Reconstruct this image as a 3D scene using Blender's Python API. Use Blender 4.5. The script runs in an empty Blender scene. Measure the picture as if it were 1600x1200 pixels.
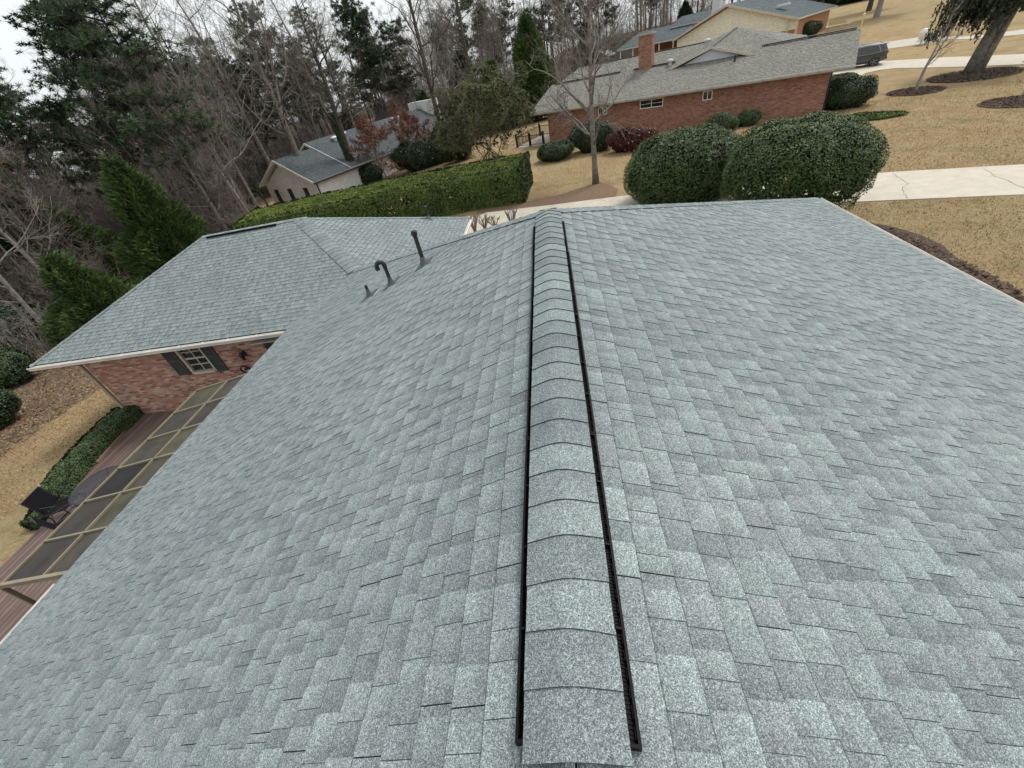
import bpy, bmesh, math, random
from mathutils import Vector, Matrix, noise
random.seed(7)
R_ = math.radians
S = bpy.context.scene
COL = S.collection

# ------------------------------------------------------------------ camera, sky, sun, exposure
BX = ((0.98216843, -0.10768406, -0.15410811),
      (0.05230167, -0.63084881, 0.77414102),
      (-0.18058157, -0.76839698, -0.61396773))
FPX = 640.0
cam = bpy.data.cameras.new('camera')
cam.sensor_width = 36; cam.lens = 36 * FPX / 1600; cam.clip_start = 0.05; cam.clip_end = 2000
co = bpy.data.objects.new('camera', cam); COL.objects.link(co)
co.matrix_world = Matrix(((BX[0][0], -BX[0][1], -BX[0][2], 0), (BX[1][0], -BX[1][1], -BX[1][2], 0),
                          (BX[2][0], -BX[2][1], -BX[2][2], 0), (0, 0, 0, 1)))
S.camera = co
w = bpy.data.worlds.new('World'); S.world = w; w.use_nodes = True
wn = w.node_tree; bg = wn.nodes['Background']
sky = wn.nodes.new('ShaderNodeTexSky'); sky.sky_type = 'NISHITA'; sky.sun_disc = False
SUN_EL, SUN_AZ = R_(55), R_(48)
sky.sun_elevation = SUN_EL; sky.sun_rotation = SUN_AZ
sky.air_density = 1.0; sky.dust_density = 4.0; sky.ozone_density = 1.0
hs = wn.nodes.new('ShaderNodeHueSaturation'); hs.inputs['Saturation'].default_value = 0.16; hs.inputs['Value'].default_value = 1.0
mx = wn.nodes.new('ShaderNodeMixRGB'); mx.inputs[0].default_value = 0.55; mx.inputs[2].default_value = (9.4, 9.8, 10.0, 1)
wn.links.new(sky.outputs[0], hs.inputs['Color']); wn.links.new(hs.outputs[0], mx.inputs[1]); wn.links.new(mx.outputs[0], bg.inputs[0])
bg.inputs[1].default_value = 0.115
sl = bpy.data.lights.new('sun', 'SUN'); sl.energy = 1.5; sl.angle = R_(14); sl.color = (1, 0.96, 0.9)
so = bpy.data.objects.new('sun', sl); COL.objects.link(so)
sd = Vector((math.sin(SUN_AZ) * math.cos(SUN_EL), math.cos(SUN_AZ) * math.cos(SUN_EL), math.sin(SUN_EL)))
so.rotation_euler = sd.to_track_quat('Z', 'Y').to_euler(); so.location = sd * 60
S.view_settings.view_transform = 'Standard'; S.view_settings.look = 'None'
S.view_settings.exposure = 0.32; S.view_settings.gamma = 1.0

# ------------------------------------------------------------------ helpers
def sm(t):
    t = max(0.0, min(1.0, t)); return t * t * (3 - 2 * t)
def terr(x, y):
    z = -7.2
    z -= 1.5 * sm((-5 - x) / 20) * sm((y - 8) / 14)
    z -= 0.25 * sm((-12 - x) / 3) * (1 - sm((y - 8) / 14))
    z -= .45 * sm((-6.9 - x) / .6) * sm((x + 15.3) / .8) * (1 - sm((y - 9.0) / .9))
    z -= 2.0 * sm((-26 - x) / 50)
    z += 2.0 * sm((y - 57) / 20) * sm((x - 8) / 12)
    if y > 80: z += 3.5 * sm((y - 80) / 120) * sm((x - 10) / 30)
    n = noise.noise(Vector((x * .05, y * .05, 3.1)))
    z += 0.25 * n * sm((abs(x) + abs(y) - 45) / 30)
    return z
def ray(px, py):
    c = ((px - 800) / FPX, (py - 600) / FPX, 1.0)
    return Vector([sum(BX[i][j] * c[j] for j in range(3)) for i in range(3)])
def PX(x, y, z):                      # world -> picture (checks only)
    c = [sum(BX[i][j] * (x, y, z)[i] for i in range(3)) for j in range(3)]
    return 800 + FPX * c[0] / c[2], 600 + FPX * c[1] / c[2], c[2]
def AZ(px, py, z):
    d = ray(px, py); return d * (z / d.z)
def G(px, py):                        # point of the terrain seen at a pixel of the photograph
    d = ray(px, py); z = -7.2
    for _ in range(30):
        p = d * (z / d.z); z = 0.5 * z + 0.5 * terr(p.x, p.y)
    p = d * (z / d.z); p.z = terr(p.x, p.y); return p
def PL(px, py, p, n):
    d = ray(px, py); n = Vector(n); return d * (Vector(p).dot(n) / d.dot(n))

def tag(o, label=None, cat=None, group=None, kind=None):
    if label: o['label'] = label
    if cat: o['category'] = cat
    if group: o['group'] = group
    if kind: o['kind'] = kind
    return o
def empty(name, loc=(0, 0, 0), rz=0):
    o = bpy.data.objects.new(name, None); COL.objects.link(o); o.location = loc; o.rotation_euler = (0, 0, rz)
    o.empty_display_size = .2
    return o
def copy_tree(o, parent=None):
    c = o.copy(); COL.objects.link(c); c.parent = parent
    for ch in list(o.children): copy_tree(ch, c)
    return c

class MB:
    def __init__(s): s.v = []; s.f = []; s.c = []; s.sm = False; s.m = []
    def face(s, pts, col=None, mi=0):
        n = len(s.v); s.v.extend([tuple(p) for p in pts]); s.f.append(tuple(range(n, n + len(pts)))); s.c.append(col); s.m.append(mi)
    def box(s, a, b, M=None, col=None, mi=0):
        (x0, y0, z0), (x1, y1, z1) = a, b
        P = [Vector(p) for p in ((x0, y0, z0), (x1, y0, z0), (x1, y1, z0), (x0, y1, z0), (x0, y0, z1), (x1, y0, z1), (x1, y1, z1), (x0, y1, z1))]
        if M is not None: P = [M @ p for p in P]
        n = len(s.v); s.v.extend([tuple(p) for p in P])
        for f in ((0, 3, 2, 1), (4, 5, 6, 7), (0, 1, 5, 4), (1, 2, 6, 5), (2, 3, 7, 6), (3, 0, 4, 7)):
            s.f.append(tuple(n + i for i in f)); s.c.append(col); s.m.append(mi)
    def prism(s, poly, z0, z1, M=None, mi=0):         # poly of (x,y); bottom and top may be functions
        f0 = z0 if callable(z0) else (lambda x, y: z0); f1 = z1 if callable(z1) else (lambda x, y: z1)
        lo = [Vector((x, y, f0(x, y))) for x, y in poly]; hi = [Vector((x, y, f1(x, y))) for x, y in poly]
        if M is not None: lo = [M @ p for p in lo]; hi = [M @ p for p in hi]
        n = len(s.v); k = len(poly); s.v.extend([tuple(p) for p in lo + hi])
        s.f.append(tuple(n + i for i in reversed(range(k)))); s.f.append(tuple(n + k + i for i in range(k)))
        for i in range(k): s.f.append((n + i, n + (i + 1) % k, n + k + (i + 1) % k, n + k + i))
        s.c.extend([None] * (k + 2)); s.m.extend([mi] * (k + 2))
    def slab(s, pts, t, mi=0, col=None):              # planar polygon with thickness t below it
        pts = [Vector(p) for p in pts]; nrm = (pts[1] - pts[0]).cross(pts[2] - pts[0]).normalized()
        if nrm.z < 0: pts.reverse(); nrm = -nrm
        lo = [p - nrm * t for p in pts]; n = len(s.v); k = len(pts); s.v.extend([tuple(p) for p in lo + pts])
        s.f.append(tuple(n + i for i in reversed(range(k)))); s.f.append(tuple(n + k + i for i in range(k)))
        for i in range(k): s.f.append((n + i, n + (i + 1) % k, n + k + (i + 1) % k, n + k + i))
        s.c.extend([col] * (k + 2)); s.m.extend([mi] * (k + 2))
    def tube(s, pts, rad, n=6, caps=True, mi=0, col=None):
        pts = [Vector(p) for p in pts]; base = len(s.v); K = len(pts)
        if not hasattr(rad, '__len__'): rad = [rad] * K
        prev = None
        for i, p in enumerate(pts):
            d = (pts[min(i + 1, K - 1)] - pts[max(i - 1, 0)])
            if d.length < 1e-9: d = Vector((0, 0, 1))
            d.normalize()
            if prev is None: u = d.orthogonal().normalized()
            else:
                u = prev - d * prev.dot(d)
                u = u.normalized() if u.length > 1e-6 else d.orthogonal().normalized()
            prev = u; v = d.cross(u)
            for j in range(n):
                a = 2 * math.pi * j / n
                s.v.append(tuple(p + (u * math.cos(a) + v * math.sin(a)) * rad[i]))
        for i in range(K - 1):
            for j in range(n):
                a = base + i * n + j; b = base + i * n + (j + 1) % n
                s.f.append((a, b, b + n, a + n)); s.c.append(col); s.m.append(mi)
        if caps:
            s.f.append(tuple(base + j for j in reversed(range(n)))); s.f.append(tuple(base + (K - 1) * n + j for j in range(n)))
            s.c.extend([col, col]); s.m.extend([mi, mi])
    def lathe(s, prof, n=16, M=None, mi=0):
        base = len(s.v)
        for (r, z) in prof:
            for j in range(n):
                a = 2 * math.pi * j / n; p = Vector((r * math.cos(a), r * math.sin(a), z))
                s.v.append(tuple(M @ p if M is not None else p))
        for i in range(len(prof) - 1):
            for j in range(n):
                a = base + i * n + j; b = base + i * n + (j + 1) % n
                s.f.append((a, b, b + n, a + n)); s.c.append(None); s.m.append(mi)
    def build(s, name, mats, parent=None, smooth=False, loc=None):
        me = bpy.data.meshes.new(name)
        if loc is not None: s.v = [(a - loc[0], b - loc[1], c - loc[2]) for a, b, c in s.v]
        me.from_pydata(s.v, [], s.f); 
        if not isinstance(mats, (list, tuple)): mats = [mats]
        for m in mats: me.materials.append(m)
        if len(mats) > 1: me.polygons.foreach_set('material_index', s.m)
        if any(c is not None for c in s.c):
            at = me.color_attributes.new('tone', 'FLOAT_COLOR', 'CORNER'); buf = []
            for f, c in zip(s.f, s.c):
                if isinstance(c, list):
                    for q in c: buf.extend(q)
                else: buf.extend((c or (1, 1, 1, 1)) * len(f))
            at.data.foreach_set('color', buf)
        if smooth: me.polygons.foreach_set('use_smooth', [True] * len(me.polygons))
        me.update()
        o = bpy.data.objects.new(name, me); COL.objects.link(o)
        if parent: o.parent = parent
        if loc is not None: o.location = loc
        return o

# ------------------------------------------------------------------ materials
class N:
    def __init__(s, name, rough=.8, spec=.3, metal=0.0):
        s.m = bpy.data.materials.new(name); s.m.use_nodes = True; s.t = s.m.node_tree; s.b = s.t.nodes['Principled BSDF']
        s.b.inputs['Roughness'].default_value = rough; s.b.inputs['Specular IOR Level'].default_value = spec; s.b.inputs['Metallic'].default_value = metal
        s.co = s.t.nodes.new('ShaderNodeTexCoord')
    def n(s, k, **kw):
        nd = s.t.nodes.new(k)
        for a, v in kw.items():
            if a in nd.inputs: nd.inputs[a].default_value = v
            else: setattr(nd, a, v)
        return nd
    def l(s, a, b): s.t.links.new(a, b)
    def noise(s, scale, detail=3, rough=.55, vec=None, dist=0.0):
        nd = s.n('ShaderNodeTexNoise'); nd.inputs['Scale'].default_value = scale; nd.inputs['Detail'].default_value = detail
        nd.inputs['Roughness'].default_value = rough; nd.inputs['Distortion'].default_value = dist
        s.l(vec or s.co.outputs['Object'], nd.inputs['Vector']); return nd.outputs['Fac']
    def scale(s, v, vec=None):
        nd = s.n('ShaderNodeMapping'); nd.inputs['Scale'].default_value = v; s.l(vec or s.co.outputs['Object'], nd.inputs['Vector']); return nd.outputs[0]
    def ramp(s, fac, stops):
        nd = s.n('ShaderNodeValToRGB'); e = nd.color_ramp.elements
        e[0].position, e[0].color = stops[0][0], (*stops[0][1], 1); e[1].position, e[1].color = stops[-1][0], (*stops[-1][1], 1)
        for p, c in stops[1:-1]:
            x = e.new(p); x.color = (*c, 1)
        s.l(fac, nd.inputs[0]); return nd.outputs[0]
    def mix(s, a, b, fac=.5, mode='MIX'):
        nd = s.n('ShaderNodeMixRGB', blend_type=mode)
        for i, x in ((0, fac), (1, a), (2, b)):
            if isinstance(x, (int, float)): nd.inputs[i].default_value = x
            elif isinstance(x, tuple): nd.inputs[i].default_value = (*x, 1)
            else: s.l(x, nd.inputs[i])
        return nd.outputs[0]
    def bump(s, h, strength=.3, dist=.01):
        nd = s.n('ShaderNodeBump'); nd.inputs['Strength'].default_value = strength; nd.inputs['Distance'].default_value = dist
        s.l(h, nd.inputs['Height']); s.l(nd.outputs[0], s.b.inputs['Normal'])
    def col(s, c):
        if isinstance(c, tuple): s.b.inputs['Base Color'].default_value = (*c, 1)
        else: s.l(c, s.b.inputs['Base Color'])
        return s
def varied(name, c, amt=.25, scale=6, rough=.7, spec=.3, metal=0.0, bump=0, bscale=40):
    m = N(name, rough, spec, metal); f = m.noise(scale, 4, .6)
    a = tuple(x * (1 - amt) for x in c); b = tuple(min(1, x * (1 + amt)) for x in c)
    m.col(m.ramp(f, [(.3, a), (.7, b)]))
    if bump: m.bump(m.noise(bscale, 3), bump, .01)
    return m.m

def mat_shingle(name, tint=(1, 1, 1), gran=400.0):
    m = N(name, .92, .25)
    at = m.n('ShaderNodeAttribute', attribute_name='tone')
    blot = m.noise(9, 2, .5); base = m.mix(at.outputs['Color'], m.ramp(blot, [(.3, (.90, .89, .90)), (.5, (1, 1, 1)), (.72, (1.08, 1.10, 1.09))]), 1.0, 'MULTIPLY')
    big = m.noise(.7, 3, .6); base = m.mix(base, m.ramp(big, [(.35, (.92, .93, .93)), (.65, (1.07, 1.07, 1.06))]), 1.0, 'MULTIPLY')
    # granules: mineral chips of mixed light and dark stone
    vo = m.n('ShaderNodeTexVoronoi'); vo.inputs['Scale'].default_value = gran; m.l(m.co.outputs['Object'], vo.inputs['Vector'])
    sp = m.n('ShaderNodeSeparateColor'); m.l(vo.outputs['Color'], sp.inputs[0])
    g = m.ramp(sp.outputs[0], [(.0, (.36, .37, .39)), (.3, (.66, .67, .68)), (.62, (1.0, 1.01, 1.0)), (.86, (1.46, 1.48, 1.44)), (1., (1.9, 1.93, 1.87))])
    c = m.mix(base, g, 1.0, 'MULTIPLY')
    vo2 = m.n('ShaderNodeTexVoronoi'); vo2.inputs['Scale'].default_value = gran * .42; m.l(m.co.outputs['Object'], vo2.inputs['Vector'])
    sp2 = m.n('ShaderNodeSeparateColor'); m.l(vo2.outputs['Color'], sp2.inputs[0])
    c = m.mix(c, m.ramp(sp2.outputs[1], [(0, (.72, .74, .76)), (.5, (1, 1, 1)), (1, (1.32, 1.34, 1.3))]), .8, 'MULTIPLY')
    m.col(m.mix(c, tint, 1.0, 'MULTIPLY'))
    m.bump(sp.outputs[1], .35, .002)
    return m.m

def mat_brick(name, c1, c2, mortar, bw=.2, bh=.067, ms=.006, axis='x', extra=None):
    m = N(name, .85, .2)
    sx = m.n('ShaderNodeSeparateXYZ'); m.l(m.co.outputs['Object'], sx.inputs[0])
    cb = m.n('ShaderNodeCombineXYZ'); ad = m.n('ShaderNodeMath', operation='ADD'); m.l(sx.outputs['X'], ad.inputs[0]); m.l(sx.outputs['Y'], ad.inputs[1])
    m.l(ad.outputs[0], cb.inputs[0]); m.l(sx.outputs['Z'], cb.inputs[1])
    b = m.n('ShaderNodeTexBrick'); b.offset = .5; m.l(cb.outputs[0], b.inputs['Vector'])
    b.inputs['Scale'].default_value = 1; b.inputs['Brick Width'].default_value = bw; b.inputs['Row Height'].default_value = bh
    b.inputs['Mortar Size'].default_value = ms; b.inputs['Mortar Smooth'].default_value = .15; b.inputs['Bias'].default_value = 0
    b.inputs['Color1'].default_value = (0, 0, 0, 1); b.inputs['Color2'].default_value = (1, 1, 1, 1); b.inputs['Mortar'].default_value = (0.5, .5, .5, 1)
    cr = m.ramp(b.outputs['Color'], extra or [(0, c1), (1, c2)])
    d = m.mix(cr, m.ramp(m.noise(3, 4, .7), [(.3, (.8, .8, .8)), (.7, (1.15, 1.12, 1.1))]), 1.0, 'MULTIPLY')
    m.col(m.mix(d, mortar, b.outputs['Fac']))
    inv = m.n('ShaderNodeMath', operation='SUBTRACT'); inv.inputs[0].default_value = 1; m.l(b.outputs['Fac'], inv.inputs[1])
    m.bump(inv.outputs[0], .5, .006)
    return m.m

SH = mat_shingle('weathered_grey_shingle', (.805, .822, .848))
BRK = mat_brick('pink_red_brick', (.30, .10, .075), (.46, .23, .17), (.33, .27, .225),
                extra=[(0, (.19, .09, .07)), (.3, (.33, .155, .12)), (.6, (.40, .215, .165)), (.85, (.46, .29, .21)), (1, (.50, .36, .28))])
BRK2 = mat_brick('red_brick', (.24, .07, .045), (.36, .12, .075), (.33, .25, .20), .24, .085, .011,
                 extra=[(0, (.13, .055, .04)), (.2, (.24, .095, .062)), (.7, (.31, .13, .085)), (1, (.38, .19, .125))])
BRKO = mat_brick('orange_brick', (.34, .15, .07), (.46, .23, .11), (.42, .32, .22), .22, .075, .008)
BRKW = mat_brick('painted_brick', (.76, .75, .71), (.84, .83, .79), (.66, .65, .60), .22, .075, .008)
CORE = varied('asphalt_core', (.05, .054, .054), .3, 30, .9)
WHITE = varied('white_trim', (.72, .70, .65), .12, 3, .45, .4)
CREAM = varied('cream_trim', (.50, .45, .36), .14, 3, .5, .4)
TAN = varied('tan_aluminium', (.23, .20, .135), .16, 4, .45, .4)
BLACKP = varied('black_plastic', (.012, .012, .013), .3, 20, .45, .5)
VENTM = varied('ridge_vent_plastic', (.006, .006, .007), .3, 30, .55, .15)
PIPE = varied('painted_pipe', (.022, .026, .025), .4, 12, .55, .4)
BOOT = varied('weathered_flashing', (.085, .10, .098), .3, 14, .6, .4)
IRON = varied('black_iron', (.02, .02, .024), .3, 14, .45, .5)
SHUT = varied('dark_green_shutter', (.052, .06, .055), .15, 8, .6)
GLASS = N('window_glass', .06, .8).col((.02, .024, .026)).m
def slat_mat(name, c, axis, w_, gap, gapc=(.02, .02, .02), amt=.25, rough=.7):
    m = N(name, rough, .3); sx = m.n('ShaderNodeSeparateXYZ'); m.l(m.co.outputs['Object'], sx.inputs[0])
    dv = m.n('ShaderNodeMath', operation='DIVIDE'); m.l(sx.outputs[axis], dv.inputs[0]); dv.inputs[1].default_value = w_
    fr = m.n('ShaderNodeMath', operation='FRACT'); m.l(dv.outputs[0], fr.inputs[0])
    lt = m.n('ShaderNodeMath', operation='LESS_THAN'); m.l(fr.outputs[0], lt.inputs[0]); lt.inputs[1].default_value = gap
    fl = m.n('ShaderNodeMath', operation='FLOOR'); m.l(dv.outputs[0], fl.inputs[0])
    wn_ = m.n('ShaderNodeTexWhiteNoise'); wn_.noise_dimensions = '1D'; m.l(fl.outputs[0], wn_.inputs['W'])
    base = m.ramp(wn_.outputs['Value'], [(0, tuple(x * (1 - amt) for x in c)), (1, tuple(x * (1 + amt) for x in c))])
    base = m.mix(base, m.ramp(m.noise(5, 5, .7, m.scale((1, .3, 1))), [(.3, (.78, .78, .78)), (.7, (1.2, 1.2, 1.2))]), 1.0, 'MULTIPLY')
    m.col(m.mix(base, gapc, lt.outputs[0])); return m.m
DECKM = slat_mat('brown_deck_boards', (.155, .105, .088), 'X', .15, .13)
SIDING = slat_mat('cream_siding', (.80, .755, .60), 'Z', .19, .07, (.30, .27, .2), .03, .5)
BARK = varied('grey_bark', (.18, .165, .14), .45, 5, .9, .1, bump=.6, bscale=14)
BARKD = varied('dark_bark', (.085, .074, .062), .4, 5, .9, .1, bump=.6, bscale=14)
BARKL = varied('pale_bark', (.26, .245, .215), .3, 4, .85, .1)
TWIG = varied('grey_brown_twigs', (.21, .19, .168), .35, .6, .9, .1)
TWIGR = varied('reddish_twigs', (.205, .168, .145), .35, .6, .9, .1)
TWIGL = varied('pale_twigs', (.30, .285, .25), .3, .6, .9, .1)
def leaf_mat(name, stops, scale=2.0, rough=.55, spec=.4, trans=.0):
    m = N(name, rough, spec); at = m.n('ShaderNodeAttribute', attribute_name='tone')
    c = m.ramp(m.noise(scale, 3, .6), stops); m.col(m.mix(c, at.outputs['Color'], 1.0, 'MULTIPLY'))
    return m.m
HOLLY = leaf_mat('holly_leaf', [(.3, (.040, .070, .020)), (.55, (.064, .108, .030)), (.75, (.10, .145, .046))], 3, .5, .35)
HEDGEM = leaf_mat('hedge_leaf', [(.3, (.06, .095, .020)), (.55, (.10, .145, .03)), (.75, (.145, .19, .045))], 1.2, .6, .3)
BOXM = leaf_mat('boxwood_leaf', [(.3, (.045, .08, .028)), (.7, (.085, .13, .048))], 3, .5, .4)
DKSH = leaf_mat('dark_shrub_leaf', [(.3, (.026, .046, .018)), (.7, (.060, .092, .034))], 1.5, .5, .4)
CEDAR = leaf_mat('cedar_leaf', [(.3, (.060, .100, .036)), (.6, (.095, .155, .048)), (.8, (.15, .195, .07))], .8, .65, .25)
OLIVE = leaf_mat('olive_shrub_leaf', [(.3, (.085, .092, .045)), (.7, (.15, .155, .08))], 1.0, .7, .2)
REDL = leaf_mat('russet_leaf', [(.3, (.13, .058, .043)), (.7, (.23, .12, .085))], 1.2, .7, .2)
REDSH = leaf_mat('red_shrub_leaf', [(.3, (.07, .022, .018)), (.7, (.15, .05, .035))], 2, .6, .3)
NEEDLE = leaf_mat('pine_needle', [(.3, (.032, .052, .024)), (.7, (.064, .092, .040))], .5, .7, .2)
MAGN = leaf_mat('droopy_evergreen_leaf', [(.3, (.025, .036, .02)), (.7, (.05, .065, .034))], .8, .6, .3)
IVY = leaf_mat('ivy_leaf', [(.3, (.02, .045, .015)), (.7, (.04, .075, .025))], 2, .5, .4)
MULCH = varied('brown_mulch', (.085, .062, .052), .45, 25, .95, .1, bump=.8, bscale=60)
def mat_conc(name, c):
    m = N(name, .85, .2)
    a = m.ramp(m.noise(2.2, 6, .7), [(.3, tuple(x * .86 for x in c)), (.7, tuple(x * 1.08 for x in c))])
    a = m.mix(a, m.ramp(m.noise(60, 3, .7), [(.35, (.82, .82, .82)), (.6, (1.06, 1.06, 1.06))]), 1.0, 'MULTIPLY')
    m.col(a); m.bump(m.noise(80, 3), .3, .01)
    return m.m
CONC = mat_conc('pale_concrete', (.55, .50, .41)); CONC2 = mat_conc('street_concrete', (.50, .46, .38))
CRACK = varied('crack', (.16, .135, .11), .3, 10, .95)
def mat_ground():
    m = N('lawn_and_leaf_litter', .95, .08)
    at = m.n('ShaderNodeAttribute', attribute_name='cover')       # red = woods litter, green = greener grass
    sp = m.n('ShaderNodeSeparateColor'); m.l(at.outputs['Color'], sp.inputs[0])
    n1 = m.noise(.35, 5, .65); n2 = m.noise(9, 5, .75, m.scale((1, 1, 1))); n3 = m.noise(38, 4, .8)
    lawn = m.ramp(n1, [(.28, (.29, .22, .12)), (.45, (.36, .28, .16)), (.58, (.335, .235, .135)), (.75, (.41, .32, .185))])
    lawn = m.mix(lawn, (.17, .155, .06), m.ramp(m.noise(.55, 6, .7), [(.5, (0, 0, 0)), (.72, (.75, .75, .75))]))
    lawn = m.mix(lawn, m.ramp(n2, [(.25, (.62, .6, .55)), (.5, (1, 1, 1)), (.75, (1.25, 1.25, 1.2))]), 1.0, 'MULTIPLY')
    lawn = m.mix(lawn, m.ramp(n3, [(.3, (.66, .64, .6)), (.5, (1, 1, 1)), (.7, (1.3, 1.28, 1.24))]), 1.0, 'MULTIPLY')
    lit = m.ramp(m.noise(1.3, 6, .75), [(.3, (.085, .065, .045)), (.5, (.15, .112, .078)), (.62, (.20, .13, .085)), (.75, (.25, .20, .12))])
    lit = m.mix(lit, m.ramp(n3, [(.3, (.45, .43, .42)), (.5, (1, 1, 1)), (.7, (1.6, 1.55, 1.5))]), 1.0, 'MULTIPLY')
    edge = m.n('ShaderNodeMath', operation='ADD'); nn = m.n('ShaderNodeMath', operation='MULTIPLY_ADD'); m.l(m.noise(1.6, 5, .7), nn.inputs[0]); nn.inputs[1].default_value = 1.1; nn.inputs[2].default_value = -.55
    m.l(sp.outputs[0], edge.inputs[0]); m.l(nn.outputs[0], edge.inputs[1])
    fac = m.ramp(edge.outputs[0], [(.42, (0, 0, 0)), (.58, (1, 1, 1))])
    c = m.mix(lawn, lit, fac)
    m.col(m.mix(c, (.075, .10, .03), sp.outputs[1]))
    m.bump(n3, .9, .05)
    return m.m
GROUND = mat_ground()

# ------------------------------------------------------------------ the ground
def cover(x, y):
    r = 0.0
    if y < 40 and x < -12: r = max(r, sm((-19.3 - x) / 1.2 - (.0 if y > 8 else .35 * (8 - y) / 4)))
    r = max(r, sm((-14 - x) / 4) * sm((y - 14) / 4) * (0.85))
    r = max(r, sm((y - 74) / 8) * sm((24 - x) / 6))
    r = max(r, sm((-12 - x) / 8) * sm((y - 40) / 10))
    r = max(r, sm((-2 - x) / 4) * sm((y - 55) / 8))
    r *= 1 - .9 * sm(1.6 - math.hypot((x + 33) / 7, (y - 47) / 9)) - 0
    r *= 1 - .9 * sm(1.6 - math.hypot((x + 50) / 9, (y - 60) / 6))
    r = max(r, sm((y - 125) / 20))
    g = 0.0
    return r, g
g = MB()
xs = [-330, -260, -200, -160] + [-130 + i * 3 for i in range(30)] + [-40 + i * 1.0 for i in range(95)] + [55 + i * 5 for i in range(20)] + [170, 210, 270, 350]
ys = [-160, -110, -70, -45, -30, -20] + [-12 + i * 1.0 for i in range(82)] + [70 + i * 4 for i in range(36)] + [230, 280, 350, 450]
nx, ny = len(xs), len(ys)
me = bpy.data.meshes.new('ground')
me.from_pydata([(x, y, terr(x, y)) for y in ys for x in xs], [], [(j * nx + i, j * nx + i + 1, (j + 1) * nx + i + 1, (j + 1) * nx + i) for j in range(ny - 1) for i in range(nx - 1)])
at = me.color_attributes.new('cover', 'FLOAT_COLOR', 'POINT'); b_ = []
for y in ys:
    for x in xs:
        r, gg = cover(x, y); b_.extend((r, gg, 0, 1))
at.data.foreach_set('color', b_)
me.polygons.foreach_set('use_smooth', [True] * len(me.polygons)); me.materials.append(GROUND)
go = bpy.data.objects.new('ground', me); COL.objects.link(go); tag(go, kind='structure')

def dense(poly, step=.8):
    out = []
    for i in range(len(poly)):
        a = Vector(poly[i]); b = Vector(poly[(i + 1) % len(poly)]); n = max(1, int((b - a).length / step))
        for k in range(n): out.append(a.lerp(b, k / n))
    return out
def sheet(name, poly, mat, lift=.03, kind='structure', step=1.0, side=.0, wob=0.0):
    """a paved or mulched area as one triangulated sheet following the terrain"""
    P = dense([Vector((p[0], p[1])) for p in poly], step)
    if wob: P = [p + Vector((noise.noise(Vector((p.x * 2, p.y * 2, 0))), noise.noise(Vector((p.x * 2, p.y * 2, 9))))) * wob for p in P]
    bm = bmesh.new(); vs = [bm.verts.new((p.x, p.y, 0)) for p in P]; bm.faces.new(vs)
    bmesh.ops.triangulate(bm, faces=bm.faces[:])
    for _ in range(3):
        lg = [e for e in bm.edges if e.calc_length() > 3.0]
        if not lg: break
        bmesh.ops.subdivide_edges(bm, edges=lg, cuts=1, use_grid_fill=False); bmesh.ops.triangulate(bm, faces=bm.faces[:])
    bnd = [e for e in bm.edges if e.is_boundary]
    for v in bm.verts: v.co.z = terr(v.co.x, v.co.y) + lift
    if side:
        r = bmesh.ops.extrude_edge_only(bm, edges=bnd)
        for v in [q for q in r['geom'] if isinstance(q, bmesh.types.BMVert)]: v.co.z -= side + lift
    bmesh.ops.recalc_face_normals(bm, faces=bm.faces[:])
    m_ = bpy.data.meshes.new(name); bm.to_mesh(m_); bm.free(); m_.materials.append(mat)
    o = bpy.data.objects.new(name, m_); COL.objects.link(o); tag(o, kind=kind); return o
def gp(*pts): return [tuple(G(x, y)[:2]) for x, y in pts]

# near driveway: from the street side at the right, behind the house, to the left
up = gp((760, 333), (827, 325), (863, 321), (963, 308)); upr = gp((1150, 290), (1390, 270), (1600, 258), (1900, 235))
lo = [(24.0, 13.5)] + gp((1600, 305), (1385, 314))
sheet('driveway', up + upr + lo + [(9.5, 19.6), (4.0, 17.5), (-2.5, 17.8), (-6.5, 20.5), (-6.0, 24.5)], CONC, .035, side=.08)
# cracks in the driveway: thin irregular saw cuts lying in the concrete
def crack(pts, wd=.013):
    m = MB(); P = [G(x, y) for x, y in pts]; Q = []
    for a, b in zip(P, P[1:]):
        n = 5
        for k in range(n):
            p = a.lerp(b, k / n); p.x += random.uniform(-.05, .05); p.y += random.uniform(-.05, .05); Q.append(p)
    Q.append(P[-1])
    for a, b in zip(Q, Q[1:]):
        d = (b - a); s_ = Vector((-d.y, d.x, 0)).normalized() * wd * random.uniform(.5, 1)
        za, zb = terr(a.x, a.y) + .039, terr(b.x, b.y) + .039
        m.face([(a.x - s_.x, a.y - s_.y, za), (b.x - s_.x, b.y - s_.y, zb), (b.x + s_.x, b.y + s_.y, zb), (a.x + s_.x, a.y + s_.y, za)])
    return m
cm = MB()
for pts in ([(1393, 272), (1408, 280), (1416, 288), (1409, 298), (1418, 312)], [(1534, 264), (1556, 277), (1600, 295)], [(938, 310), (945, 317)]):
    c = crack(pts); n = len(cm.v); cm.v += c.v; cm.f += [tuple(i + n for i in f) for f in c.f]; cm.c += c.c; cm.m += c.m
o = cm.build('driveway_cracks', CRACK); tag(o, kind='structure')
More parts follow.
